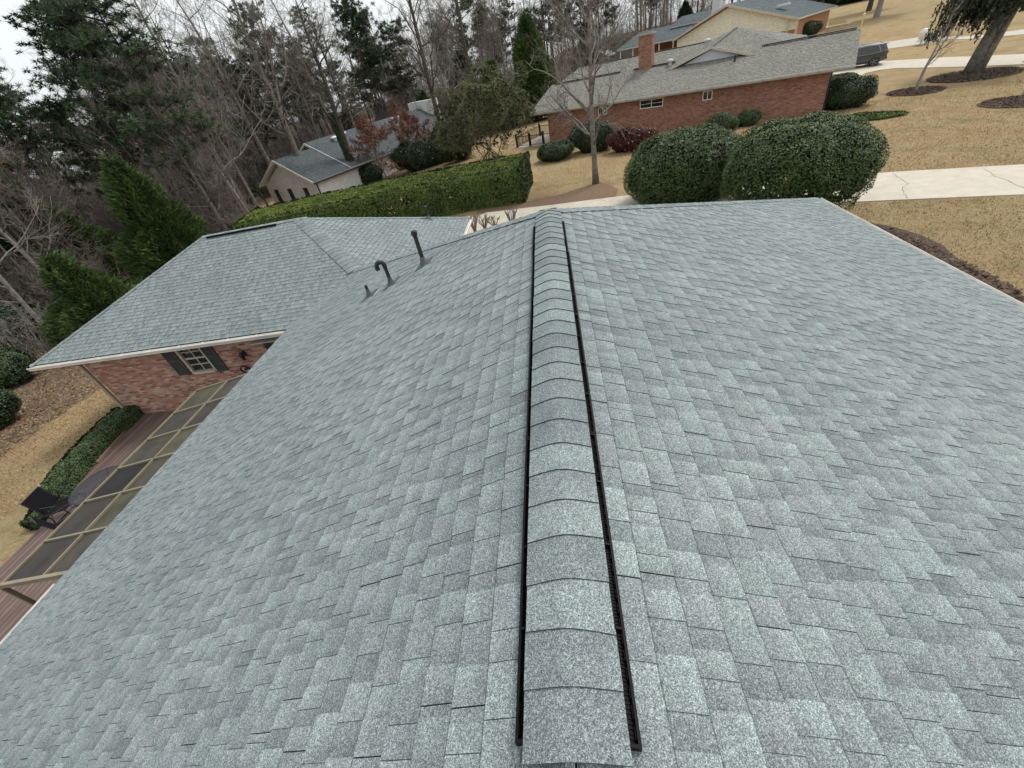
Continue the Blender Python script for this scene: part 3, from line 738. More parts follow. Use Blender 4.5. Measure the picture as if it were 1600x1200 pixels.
PXo, PZo, PXi, PZi = -9.72, -5.20, -7.70, -4.84
def pz(x): return PZo + (PZi - PZo) * (x - PXo) / (PXi - PXo)
rows = [AZ(a, b, PZo).y for a, b in ((5, 916), (72, 846), (136, 784), (190, 732), (232, 687), (272, 646), (304, 611))]
por = empty('screen_porch', (-8.7, 5, DZ)); tag(por, 'low porch roof of dark panels in tan aluminium bars under the left eave', 'porch')
m = MB()
for i, y in enumerate(rows): rail(m, (PXo - (.35 if i == 0 else 0), y, pz(PXo) + (-.05 if i == 0 else .0)), (PXi, y, pz(PXi)), .034 if i else .06, .05 if i else .09)
at_parent(m.build('rafters', TAN), por)
m = MB(); rail(m, (PXo, rows[0], PZo - .004), (PXo, rows[-1], PZo - .004), .03, .05); rail(m, (PXi, rows[0], PZi - .004), (PXi, rows[-1], PZi - .004), .045, .055)
for i in range(6): rail(m, (-8.66, rows[i] + .03, pz(-8.66) + .003), (-8.66, rows[i + 1] - .03, pz(-8.66) + .003), .028, .045)
at_parent(m.build('purlins', TAN), por)
PAN = [varied('smoked_panel', c, .35, 1.6, .6, .15) for c in ((.045, .04, .035), (.06, .056, .042), (.022, .022, .021), (.075, .075, .05), (.055, .05, .042))]
for i in range(6):
    for j, (xa, xb) in enumerate(((PXo + .02, -8.68), (-8.64, PXi - .02))):
        m = MB(); m.slab([(xa, rows[i] + .02, pz(xa) - .015), (xb, rows[i] + .02, pz(xb) - .015), (xb, rows[i + 1] - .02, pz(xb) - .015), (xa, rows[i + 1] - .02, pz(xa) - .015)], .006)
        at_parent(m.build('roof_panel', PAN[[0, 4, 0, 3, 2, 1, 1, 3, 4, 0, 3, 4][i * 2 + j]]), por)
for y in (rows[0], rows[2], rows[4], rows[6]): m = MB(); m.box((PXo - .03, y - .03, DZ), (PXo + .03, y + .03, PZo - .03)); at_parent(m.build('post', TAN), por)

def chair(loc, rz, label):
    r = empty('patio_chair', loc, rz); tag(r, label, 'chair', 'black patio chairs')
    m = MB()
    for sx in (-.27, .27):
        m.tube([(sx, -.30, 0), (sx, -.27, .42), (sx, -.22, .64), (sx, .18, .66), (sx, .30, .40), (sx, .42, .95)], .014, 6)
        m.tube([(sx, .30, .42), (sx, .26, .2), (sx, .34, 0)], .014, 6); m.tube([(sx, -.3, .01), (sx, .34, .01)], .012, 6)
    m.tube([(-.27, .42, .95), (.27, .42, .95)], .014, 6); m.tube([(-.27, -.27, .41), (.27, -.27, .41)], .013, 6); m.tube([(-.27, .32, .02), (.27, .32, .02)], .012, 6)
    m.build('frame', IRON, r)
    m = MB(); m.slab([(-.25, -.27, .42), (.25, -.27, .42), (.25, .29, .40), (-.25, .29, .40)], .012); m.build('seat', SLING, r)
    m = MB(); m.slab([(-.25, .30, .41), (.25, .30, .41), (.25, .415, .94), (-.25, .415, .94)], .012); m.build('backrest', SLING, r)
SLING = varied('black_sling_mesh', (.012, .012, .014), .3, 30, .85, .1)
tp = AZ(152, 757, DZ + .71)
tb = empty('patio_table', (tp.x, tp.y, DZ)); tag(tb, 'round dark glass patio table on the brown deck, half hidden by the porch roof', 'table')
m = MB(); m.lathe([(.02, .70), (.60, .70), (.60, .706), (.02, .706)], 40); gm = N('smoked_glass', .12, .7).col((.05, .055, .065)).m; gm.node_tree.nodes['Principled BSDF'].inputs['Alpha'].default_value = .55; m.build('glass_top', gm, tb)
m = MB(); m.tube([(.615 * math.cos(a), .615 * math.sin(a), .70) for a in [2 * math.pi * k / 36 for k in range(37)]], .013, 6)
for a in (.4, 1.97, 3.54, 5.1): m.tube([(.58 * math.cos(a), .58 * math.sin(a), .69), (.2 * math.cos(a), .2 * math.sin(a), .45), (.25 * math.cos(a), .25 * math.sin(a), .25), (.48 * math.cos(a), .48 * math.sin(a), .01)], .013, 6)
m.tube([(.22 * math.cos(a), .22 * math.sin(a), .36) for a in [2 * math.pi * k / 16 for k in range(17)]], .01, 5)
m.build('frame', IRON, tb)
c1 = AZ(112, 795, DZ + .2); chair((c1.x - .05, c1.y, DZ), R_(100), 'black mesh patio chair beside the end of the boxwood hedge')
c2 = AZ(122, 812, DZ + .2); chair((c2.x + .15, c2.y - .1, DZ), R_(155), 'black mesh patio chair nearest the porch roof, in front of the table')
c3 = AZ(205, 718, DZ + .8); chair((c3.x + .2, c3.y - .1, DZ), R_(-60), 'black patio chair with only its backrest top showing beyond the table')
# coiled hose on the brick wall
hz = empty('hose_coil', (-9.97, wy0 - .12, -5.93)); tag(hz, 'black coiled hose hanging on the brick wall above the porch roof', 'hose')
m = MB(); m.tube([(.15 * math.cos(a) * (1 + .04 * math.sin(a * 3)), .02 * math.sin(a * .37), .13 * math.sin(a)) for a in [k * .35 for k in range(80)]], .014, 5); m.build('coil', BLACKP, hz)
m = MB(); m.box((-.03, -.02, -.02), (.03, .118, .02)); m.build('hook', IRON, hz)

# ------------------------------------------------------------------ foliage builders
def leaf(mb, p, n, L, W, rg, up=.3, tl=(.65, 1.35)):
    n = Vector((n[0] + rg.gauss(0, .55), n[1] + rg.gauss(0, .55), n[2] + rg.gauss(0, .55))).normalized()
    d = Vector((rg.gauss(0, 1), rg.gauss(0, 1), rg.gauss(0, 1) + up)); d = d - n * d.dot(n)
    if d.length < 1e-4: return
    d.normalize(); s_ = n.cross(d); L *= rg.uniform(.7, 1.25); W *= rg.uniform(.7, 1.2); k = rg.uniform(*tl); c = (k, k, k * rg.uniform(.85, 1.1), 1)
    mb.face([p - d * L * .5, p + s_ * W * .5 + n * W * .1, p + d * L * .5, p - s_ * W * .5 + n * W * .1], c)
def blob_fn(rx, ry, rz, e=2.0, lump=.06, freq=1.6, seed=0, zmin=-1.0, flat=1.0):
    def f(rg, k=None):
        while True:
            d = Vector((rg.gauss(0, 1), rg.gauss(0, 1), rg.gauss(0, 1)))
            if d.length > .01:
                d.normalize()
                if d.z >= zmin: break
        s_ = (abs(d.x) ** e + abs(d.y) ** e + abs(d.z) ** e) ** (-1 / e)
        q = Vector((d.x * rx, d.y * ry, d.z * rz)) * s_
        q *= 1 + lump * noise.noise(q * freq + Vector((seed, seed * 2, 0))) * 1.6
        if k is None: k = 1 - abs(rg.gauss(0, .035))
        return q * k, Vector((d.x / rx, d.y / ry, d.z / rz)).normalized()
    return f
def core(mb, f, z0, rg, k=.88, n=900, sz=None, z_lo=None):
    """inner foliage: broad overlapping leaves that close the crown"""
    for _ in range(n):
        p, nn = f(rg, k * rg.uniform(.93, 1.0))
        if z_lo is not None and p.z < z_lo: continue
        leaf(mb, p, nn, sz, sz * .8, rg, 0, (.35, .6))
def bush(name, loc, rx, ry, rz, mat, label, cat, n, L=.07, W=.04, e=2.4, lump=.05, freq=1.6, zc=None, stems=0, seed=1, group=None, zmin=-.95, gap_z=None, rz_=0, stemcol=None, flowers=None, shell=.035, corek=8):
    rg = random.Random(seed); r = empty(name, loc, rz_); tag(r, label, cat, group)
    zc = rz if zc is None else zc; f = blob_fn(rx, ry, rz, e, lump, freq, seed, zmin)
    m = MB(); tmp = MB()
    for _ in range(n):
        p, nn = f(rg)
        if gap_z is not None and p.z < gap_z and (noise.noise(p * 1.3 + Vector((5, 5, seed))) > -.05 - (gap_z - p.z) * .1): continue
        leaf(m, p + Vector((0, 0, zc)), nn, L, W, rg)
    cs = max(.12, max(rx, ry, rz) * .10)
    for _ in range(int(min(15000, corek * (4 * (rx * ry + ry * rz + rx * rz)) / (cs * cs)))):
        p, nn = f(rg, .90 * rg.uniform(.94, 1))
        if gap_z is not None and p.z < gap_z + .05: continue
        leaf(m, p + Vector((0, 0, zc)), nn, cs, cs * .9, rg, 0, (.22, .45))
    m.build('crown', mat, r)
    if stems:
        t = MB()
        for i in range(stems):
            a = rg.uniform(0, 6.28); b = Vector((rg.uniform(-.3, .3) * rx, rg.uniform(-.3, .3) * ry, -.05)); e_ = Vector((math.cos(a) * rx * rg.uniform(.4, .85), math.sin(a) * ry * rg.uniform(.4, .85), zc * rg.uniform(.7, 1.1)))
            md = b.lerp(e_, .5) + Vector((rg.uniform(-.15, .15), rg.uniform(-.15, .15), .15)); t.tube([b, b.lerp(md, .5), md, e_], [.045, .035, .026, .012], 6)
            for k in range(4):
                p0 = b.lerp(e_, rg.uniform(.3, .9)); t.tube([p0, p0 + Vector((rg.uniform(-.4, .4), rg.uniform(-.4, .4), rg.uniform(.1, .6)))], [.014, .005], 4)
        t.build('trunk', stemcol or BARKD, r)
    if flowers:
        fl = MB()
        for _ in range(flowers[0]):
            p, nn = f(rg, 1.02); leaf(fl, p + Vector((0, 0, zc)), nn, flowers[1], flowers[1], rg)
        fl.build('blossom', flowers[2], r)
    return r
PALEF = varied('pale_flower', (.55, .45, .42), .2, 5, .7)

# two clipped hollies behind the far edge of the roof
bush('clipped_holly_bush', (6.35, 22.9, terr(6, 22) - .02), 2.85, 2.4, 1.72, HOLLY, 'smaller rounded clipped evergreen bush, left of the larger one beyond the far roof edge', 'bush', 24000, .07, .045, 2.35, .07, 1.3, zc=1.42, stems=10, seed=4, group='clipped bushes beyond the roof')
bush('clipped_holly_bush', (9.25, 18.1, terr(9, 19) - .02), 2.5, 2.3, 1.68, HOLLY, 'largest wide clipped evergreen bush with bare stems showing beneath its right side', 'bush', 34000, .07, .045, 2.6, .07, 1.3, zc=1.92, stems=34, seed=5, group='clipped bushes beyond the roof', gap_z=-.80, rz_=R_(-25))

# long clipped hedge
def hedge(name, path, w_, h_, mat, label, n, L, W, seed, sparse=None, cat='hedge', top=None):
    rg = random.Random(seed); P = [Vector(p) for p in path]; seg = [(P[i + 1] - P[i]).length for i in range(len(P) - 1)]; T = sum(seg)
    o0 = P[-1]; r = empty(name, (o0.x, o0.y, terr(o0.x, o0.y))); tag(r, label, cat); m = MB()
    def at(s_):
        i = 0
        while i < len(seg) - 1 and s_ > seg[i]: s_ -= seg[i]; i += 1
        d = (P[i + 1] - P[i]).normalized(); return P[i] + d * s_, Vector((-d.y, d.x, 0)), d
    def emit(k, L_, W_, tl):
        s_ = rg.uniform(0, T); q = rg.random(); peri = h_ * 2 + w_; t_ = q * peri; c, sd_, d = at(s_)
        ends = rg.random() < (w_ * h_) / (T * peri) * 6
        if ends:
            s_ = rg.choice((0.0, T)); c, sd_, d = at(s_); a = rg.uniform(-.5, .5) * w_; z = rg.uniform(0, h_); nn = d * (1 if s_ > 0 else -1); pos = c + sd_ * a * .96 + Vector((0, 0, z)) + nn * (k - 1) * .3
        elif t_ < h_: z = t_; a = -.5 * w_; nn = -sd_
        elif t_ < h_ + w_: z = h_; a = t_ - h_ - .5 * w_; nn = Vector((0, 0, 1))
        else: z = t_ - h_ - w_; a = .5 * w_; nn = sd_
        if not ends:
            ez = max(0, (z / h_ - .82) / .18); a *= 1 - .10 * ez * ez; z -= .0 if z < h_ else (abs(a) / (.5 * w_)) ** 4 * .12
            pos = c + sd_ * a * k + Vector((0, 0, z if nn.z < .5 else z - (1 - k) * .6))
        g0 = terr(c.x, c.y); pos = Vector((pos.x, pos.y, pos.z * ((top - g0) / h_ if top else 1) + g0))
        nz = noise.noise(Vector((pos.x * .9, pos.y * .9, pos.z * .9))); pos += nn * nz * .09 * min(1, w_)
        pos += nn * noise.noise(Vector((pos.x * 3.1, pos.y * 3.1, pos.z * 3.1))) * .045 * min(1, w_)
        if sparse and sparse(s_, z, nn, nz, rg): return
        nu = (nn + Vector((0, 0, .5))).normalized()
        leaf(m, pos - Vector(r.location), nu, L_, W_, rg, .8, tl)
        if top and nn.z > .5 and m.c: c_ = m.c[-1]; m.c[-1] = (c_[0] * 1.35, c_[1] * 1.2, c_[2] * .9, 1)  # overhead light painted into the hedge top: lighter, yellower leaves
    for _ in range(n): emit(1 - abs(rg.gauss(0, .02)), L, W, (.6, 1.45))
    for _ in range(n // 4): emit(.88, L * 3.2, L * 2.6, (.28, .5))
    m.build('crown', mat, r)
    if not top: return r
    t = MB(); s_ = .5
    while s_ < T:
        c, sd_, d = at(s_); g0 = terr(c.x, c.y); b = Vector((c.x, c.y, g0 - .05)) - Vector(r.location)
        for k in range(3): t.tube([b, b + Vector((rg.uniform(-.3, .3), rg.uniform(-.3, .3), h_ * .5)), b + Vector((rg.uniform(-.5, .5), rg.uniform(-.5, .5), h_ * .93))], [.05, .03, .01], 5)
        s_ += .9
    t.build('trunk', BARKD, r); return r
HP = [Vector(q) for q in ((-21.5, 28.6, 0), (-19.0, 29.0, 0), (-15, 29.5, 0), (-10, 29.9, 0), (-5, 29.8, 0), (-1.75, 29.5, 0))]
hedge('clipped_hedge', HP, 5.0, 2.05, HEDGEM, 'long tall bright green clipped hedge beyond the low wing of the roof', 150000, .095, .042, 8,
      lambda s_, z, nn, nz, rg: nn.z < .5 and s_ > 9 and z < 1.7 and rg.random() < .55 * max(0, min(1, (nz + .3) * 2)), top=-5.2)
hedge('boxwood_hedge', [Vector((q.x, q.y, 0)) for q in (AZ(203, 643, -7.1), AZ(142, 702, -7.1), AZ(92, 755, -7.1), AZ(50, 806, -7.1))], .95, .62, BOXM, 'low clipped boxwood hedge along the outer edge of the brown deck', 26000, .045, .032, 9)
def pos(px, py, dz=0):
    p = G(px, py); p.z += dz; return p
# shrubs by the brick ranch house
for i, (px, py, rx, ry, rz, mat, lab, cat, n, gz) in enumerate((
    (868, 250, 1.6, 1.1, .75, DKSH, 'dark green spreading shrub beside the black railing, left of the young bare tree', 'shrub', 4200, None),
    (925, 236, 1.9, 1.2, 1.15, DKSH, 'tall dark green shrub against the brick wall behind the young bare tree', 'shrub', 5200, None),
    (985, 236, 1.9, .9, .85, REDSH, 'dark red leafed shrub against the brick wall left of the rounded bushes', 'shrub', 4200, None),
    (1126, 205, 1.15, .8, .62, BOXM, 'small yellow green shrub against the brick wall behind the rounded bushes', 'shrub', 2600, None),
    (1168, 196, .8, .7, .55, BOXM, 'smaller green shrub at the brick wall, just right of the yellow green one', 'shrub', 2200, None),
    (1317, 168, 1.75, 1.5, 1.02, DKSH, 'big dark rounded shrub at the right corner of the brick ranch house', 'shrub', 6500, None),
    (1309, 128, 1.5, .8, .32, BOXM, 'low flat clipped shrub inside the curve of the far driveway', 'shrub', 3000, None),
    (1350, 186, 2.0, .8, .18, HEDGEM, 'patch of low green groundcover right of the big dark shrub', 'groundcover', 3200, None),
    (20, 600, 1.5, 1.3, .95, DKSH, 'rounded dark green shrub on the left lawn, the farther of the two round ones', 'shrub', 5000, None),
    (2, 665, 1.0, 1.0, .85, DKSH, 'rounded dark green shrub cut by the left picture edge, nearest the deck', 'shrub', 4200, None),
    (55, 540, 2.2, 1.7, 1.5, IVY, 'loose leafy green shrub at the left behind the rounded shrubs', 'shrub', 5200, None),
    (665, 262, 3.6, 1.6, 1.5, DKSH, 'wide dark evergreen shrub in front of the long grey roof, behind the clipped hedge', 'shrub', 7000, None),
    (715, 252, 2.2, 1.5, 2.1, DKSH, 'taller dark evergreen shrub between the slanting trunks, behind the clipped hedge', 'shrub', 5000, None),
    (570, 290, 3.0, 1.4, 1.2, DKSH, 'dark low evergreen shrub at the foot of the ivy covered trunk', 'shrub', 5000, None),
    (515, 303, 1.6, 1.1, .9, IVY, 'small green shrub at the corner of the white brick house', 'shrub', 2600, None),
    (1262, 58, 1.5, 1.2, .9, DKSH, 'dark twiggy shrub beside the cream gabled house corner', 'shrub', 2600, None),
    (1310, 8, 8.0, 3.0, 1.8, DKSH, 'long dark evergreen shrub mass beyond the far lawn', 'shrub', 6000, None),
    )):
    p = pos(px, py)
    fl = (60, .10, PALEF) if i == 2 else None
    bush('groundcover' if cat == 'groundcover' else 'shrub', (p.x, p.y, p.z - .04), rx, ry, rz, mat, lab, cat, n, .11 if rx > 1.2 else .08, .06, 2.1, .16, 1.1, zc=rz * .92, seed=20 + i, flowers=fl, group='shrubs around the houses', rz_=R_(-27) if 860 < px < 1400 else 0)

# pruned rose bushes by the driveway
def rose(px, py, z, h, label, seed):
    rg = random.Random(seed); p = AZ(px, py, z); r = empty('pruned_bush', (p.x, p.y, terr(p.x, p.y))); tag(r, label, 'bush', 'pruned bare bushes by the driveway'); m = MB()
    for i in range(11):
        a = rg.uniform(0, 6.28); q = Vector((math.cos(a) * .22, math.sin(a) * .22, h * rg.uniform(.55, .8))); e_ = Vector((math.cos(a) * .42, math.sin(a) * .42, h * rg.uniform(.85, 1.05)))
        m.tube([(0, 0, 0), q * .5 + Vector((0, 0, .1)), q, e_], [.035, .028, .022, .016], 6)
        m.tube([q, q + Vector((rg.uniform(-.15, .15), rg.uniform(-.15, .15), h * .3))], [.016, .012], 5)
    m.build('canes', TWIGR, r)
rose(740, 352, -6.6, 1.15, 'pruned bare rose bush at the corner of the low wing roof', 1); rose(757, 353, -6.9, .8, 'low pruned bare bush between the roof corner and the taller stumps', 2); rose(799, 345, -6.7, 1.1, 'pruned bare bush standing before the pale driveway left of the ridge', 3)
rose(773, 352, -6.9, .7, 'lowest pruned bush just showing over the roof hip by the driveway', 4)

# ------------------------------------------------------------------ trees
def bare_tree(H, r0, seed, nl=14, first=.3, spread=.42, up=.55, kids=(6, 6, 4), lean=(0, 0), wig=.06, fine=1.0, fork=0, thick=1.0):
    """trunk and limbs in one mesh, finer branches and twigs in another"""
    rg = random.Random(seed); T, C = MB(), MB()
    def curve(p, d, L, r, n, wg, upb, r_end=.25):
        P = [Vector(p)]; R = [r]; d = Vector(d).normalized()
        for i in range(n):
            d = (d + Vector((rg.gauss(0, wg), rg.gauss(0, wg), rg.gauss(0, wg) + upb))).normalized(); P.append(P[-1] + d * (L / n)); R.append(r * (1 - (1 - r_end) * (i + 1) / n))
        return P, R
    def pick(P, R, t):
        x = t * (len(P) - 1); i = min(int(x), len(P) - 2); f = x - i; return P[i].lerp(P[i + 1], f), R[i] * (1 - f) + R[i + 1] * f, (P[i + 1] - P[i]).normalized()
    def side(d, ang):
        a = rg.uniform(0, 2 * math.pi); u = d.orthogonal().normalized(); v = d.cross(u); return (d * math.cos(ang) + (u * math.cos(a) + v * math.sin(a)) * math.sin(ang)).normalized()
    trunks = [curve((0, 0, -.1), (lean[0], lean[1], 1), H, r0, 12, wig, .02, .12)]
    if fork:
        p, r, d = pick(*trunks[0], fork); trunks.append(curve(p, side(d, .45), H * (1 - fork) * .95, r * .75, 9, wig * 1.5, .08, .12))
    for P, R in trunks:
        R = list(R)
        if P is trunks[0][0]: R[0] *= 1.35
        T.tube(P, R, 8)
    for k in range(nl):
        P, R = trunks[k % len(trunks)] if fork else trunks[0]
        t = first + (1 - first) * ((k + rg.uniform(0, .9)) / nl) if not (fork and P is not trunks[0][0]) else rg.uniform(.15, 1)
        p, r, d = pick(P, R, min(t, .985)); L = H * spread * (1.15 - .75 * t) * rg.uniform(.7, 1.25)
        P1, R1 = curve(p, side(d, rg.uniform(.7, 1.25)), L, max(.02, r * rg.uniform(.35, .6)) * thick, 7, .16, up * .12, .22); T.tube(P1, R1, 5)
        for j in range(kids[0]):
            t1 = .2 + .8 * (j + rg.random()) / kids[0]; q, rr, dd = pick(P1, R1, min(t1, .98)); L2 = L * rg.uniform(.3, .5) * (1.25 - .6 * t1)
            P2, R2 = curve(q, side(dd, rg.uniform(.5, 1.0)), L2, max(.010, rr * .6) * thick, 5, .2, up * .12, .3); (T if rr > .03 else C).tube(P2, R2, 4, False)
            for i in range(kids[1]):
                t2 = .15 + .85 * (i + rg.random()) / kids[1]; q2, r2, d2 = pick(P2, R2, min(t2, .98)); L3 = L2 * rg.uniform(.35, .6)
                P3, R3 = curve(q2, side(d2, rg.uniform(.4, .9)), L3, max(.006, r2 * .6) * fine, 3, .22, up * .1, .4); C.tube(P3, R3, 3, False)
                for h_ in range(kids[2]):
                    q3, r3, d3 = pick(P3, R3, rg.uniform(.1, .95)); P4, R4 = curve(q3, side(d3, rg.uniform(.3, .8)), L3 * rg.uniform(.35, .7), max(.0045, r3 * .7) * fine, 2, .2, .03, .5); C.tube(P4, R4, 3, False)
    return T, C
def tree(name, loc, T, C, tm, cm, label, cat='tree', group=None, rz=0, extra=None):
    r = empty(name, loc, rz); tag(r, label, cat, group)
    T.build('trunk', tm, r, smooth=True)
    if C and C.v: C.build('crown', cm, r)
    if extra: extra[0].build(extra[1], extra[2], r)
    return r
GROUPW = 'leafless trees of the woods'
# the young tree before the brick house
p = G(931, 287); T, C = bare_tree(12.5, .18, 101, 28, .16, .42, .35, (6, 5, 3), (0, 0), .018, 1.3)
tree('bare_tree', p, T, C, BARK, TWIG, 'young straight leafless tree on the lawn in front of the long brick wall', 'tree')
# small pale tree, big drooping evergreen, shrub in ring
p = G(1430, 143); T, C = bare_tree(4.6, .11, 102, 9, .32, .42, .7, (5, 5, 3), (.05, .05), .05, 1.1, fork=.35)
tree('bare_tree', p, T, C, BARKL, TWIGR, 'small pale barked leafless tree in a round mulch ring on the right lawn', 'tree')
p = G(1592, 159); T, C = bare_tree(2.0, .03, 103, 9, .05, .5, .9, (4, 4, 3), (0, 0), .08, 1.0)
tree('bare_sapling', p, T, C, BARKL, TWIGR, 'tiny leafless sapling in the mulch ring at the right picture edge', 'sapling')

def droopy(loc, seed, label):
    rg = random.Random(seed); r = empty('drooping_evergreen_tree', loc, 0); tag(r, label, 'tree'); t = MB(); c = MB()
    ax = [Vector((0, 0, -.1)), Vector((.15, -.05, 1.5)), Vector((.5, -.1, 3.2)), Vector((.7, -.1, 5)), Vector((.8, 0, 9))]
    t.tube(ax, [.48, .38, .33, .28, .12], 12); t.tube([Vector((.3, -.3, -.1)), Vector((.55, -.35, 1.5)), Vector((.95, -.35, 3.4)), Vector((1.5, -.4, 5.5))], [.30, .26, .22, .16], 10)
    for i in range(64):
        z = rg.uniform(4.3, 8.5); a = rg.uniform(0, 6.28); L = rg.uniform(2.0, 4.6) * (1.15 - z / 14); p = Vector((.6, -.1, z)); d = Vector((math.cos(a), math.sin(a), rg.uniform(-.1, .35))); P = [p]
        for k in range(7): d = (d + Vector((rg.gauss(0, .1), rg.gauss(0, .1), -.10))).normalized(); P.append(P[-1] + d * L / 7)
        t.tube(P, [.09 * (1 - k / 8.5) for k in range(8)], 5)
        for k in range(2, 8):
            for _ in range(16):
                q = P[k] + Vector((rg.gauss(0, .4), rg.gauss(0, .4), rg.gauss(0, .15)))
                hang = rg.uniform(.25, .9); n_ = int(hang / .07)
                for s_ in range(n_): leaf(c, q + Vector((rg.gauss(0, .035), rg.gauss(0, .035), -s_ * .075)), (rg.gauss(0, 1), rg.gauss(0, 1), .4), .24, .12, rg, -1.5, (.5, 1.5))
    t.build('trunk', BARK, r, smooth=True); c.build('crown', MAGN, r)
p = G(1516, 113); droopy(p, 55, 'large drooping evergreen with a double leaning trunk in a mulch bed at the right')

def conifer(name, loc, H, Rb, mat, label, seed, n=9000, lean=(0, 0), z0=.06, tip=.35, L=.26, clump=1.0, group=None, rag=.22):
    rg = random.Random(seed); r = empty(name, loc, 0); tag(r, label, 'tree', group); c = MB(); t = MB(); t.tube([(0, 0, -.1), (lean[0] * H * .5, lean[1] * H * .5, H * .5), (lean[0] * H, lean[1] * H, H * .96)], [.035 * H * .5, .02 * H * .5, .01], 8)
    for _ in range(n):
        h = z0 + (1 - z0) * (1 - math.sqrt(rg.random())) if tip < .5 else rg.uniform(z0, 1); a = rg.uniform(0, 6.28)
        prof = ((1 - h) / (1 - z0)) ** .75 * (min(1, (h - z0) / .1 + .45)); q = Vector((math.cos(a), math.sin(a), h * H))
        nz = noise.noise(Vector((math.cos(a) * 2.2 * clump, math.sin(a) * 2.2 * clump, h * H * .75 * clump + seed))); rr = Rb * prof * (1 + rag * 1.8 * nz) * (1 - abs(rg.gauss(0, .10)))
        p = Vector((q.x * rr + lean[0] * H * h, q.y * rr + lean[1] * H * h, q.z + nz * .4)); nn = Vector((q.x, q.y, .5)).normalized(); d = Vector((q.x * .8, q.y * .8, rg.uniform(.2, 1.0))).normalized()
        d = (d + Vector((rg.gauss(0, .25), rg.gauss(0, .25), rg.gauss(0, .2)))).normalized(); s_ = d.cross(nn); s_ = (s_ + Vector((rg.gauss(0, .4), rg.gauss(0, .4), rg.gauss(0, .4)))).normalized(); l_ = L * rg.uniform(.6, 1.4); k = rg.uniform(.5, 1.5); col = (k, k, k * .9, 1)
        c.face([p - s_ * l_ * .17, p + s_ * l_ * .17, p + d * l_], col); c.face([p - d * l_ * .3, p + s_ * l_ * .25 + d * l_ * .3, p + d * l_ * .75 - s_ * .1 * l_], col)
    for _ in range(n // 8):
        h = rg.uniform(z0, .93); a = rg.uniform(0, 6.28); rr = Rb * ((1 - h) / (1 - z0)) ** .75 * .62; p = Vector((math.cos(a) * rr + lean[0] * H * h, math.sin(a) * rr + lean[1] * H * h, h * H)); leaf(c, p, (math.cos(a), math.sin(a), .2), L * 2.2, L * 1.8, rg, 0, (.2, .4))
    t.build('trunk', BARKD, r); c.build('crown', mat, r); return r
p = G(305, 438); conifer('evergreen_tree', (p.x, p.y, p.z), 8.6, 3.0, CEDAR, 'bright green pointed evergreen behind the left roof slope', 61, 26000, L=.26, rag=.4)
p = G(195, 530); conifer('evergreen_tree', (p.x, p.y, p.z), 5.2, 2.3, CEDAR, 'lower dark green evergreen left of the pointed one, by the roof corner', 62, 17000, L=.22, rag=.4)
p = G(232, 500); conifer('evergreen_tree', (p.x, p.y, p.z), 2.9, 2.1, CEDAR, 'low yellow green evergreen hugging the hip of the left roof', 63, 12000, L=.2, rag=.4)
p = Vector((-1.3, 66, 0)); conifer('evergreen_tree', (p.x, p.y, terr(p.x, p.y)), 11.0, 3.3, CEDAR, 'tall dense dark green conical evergreen beyond the left end of the brick house roof', 64, 26000, L=.5, clump=.7)
p = Vector((-6.2, 64, 0)); conifer('evergreen_tree', (p.x, p.y, terr(p.x, p.y)), 7.5, 2.4, CEDAR, 'shorter bright green evergreen just left of the tall conical one', 65, 14000, L=.5, clump=.7)
# loose olive shrub-tree
p = G(770, 250)
bush('evergreen_shrub', (p.x, p.y, p.z), 3.9, 3.0, 3.0, OLIVE, 'big loose olive green shrub-like tree between the trunks and the brick house', 'tree', 24000, .16, .05, 2.0, .42, .75, zc=3.7, stems=14, seed=70, gap_z=-2.2, shell=.30, corek=1.2)

# russet-leaved tree
def leafy(T, C, mat, n, size, seed, zlo=0, k=.02):
    rg = random.Random(seed); m = MB(); V_ = [v for v in C.v if v[2] > zlo]
    for _ in range(n):
        v = Vector(rg.choice(V_)); leaf(m, v + Vector((rg.gauss(0, .08), rg.gauss(0, .08), rg.gauss(0, .08))), (rg.gauss(0, 1), rg.gauss(0, 1), 1), size, size * .6, rg, -.5, (.6, 1.5))
    return m
p = G(650, 262); T, C = bare_tree(4.9, .10, 104, 17, .25, .85, .15, (6, 6, 3), (-.05, 0), .05)
tree('russet_tree', p, T, C, BARKL, TWIGR, 'tree still holding russet brown leaves in front of the long grey roof', 'tree', extra=(leafy(T, C, REDL, 9000, .17, 5), 'leaves', REDL))
p = G(605, 280); T, C = bare_tree(4.9, .10, 105, 16, .3, .85, .12, (6, 5, 3), (-.1, 0), .05)
tree('russet_tree', p, T, C, BARKL, TWIGR, 'second russet leaved tree, left of the first beside the ivy covered trunk', 'tree', extra=(leafy(T, C, REDL, 8000, .17, 6), 'leaves', REDL))

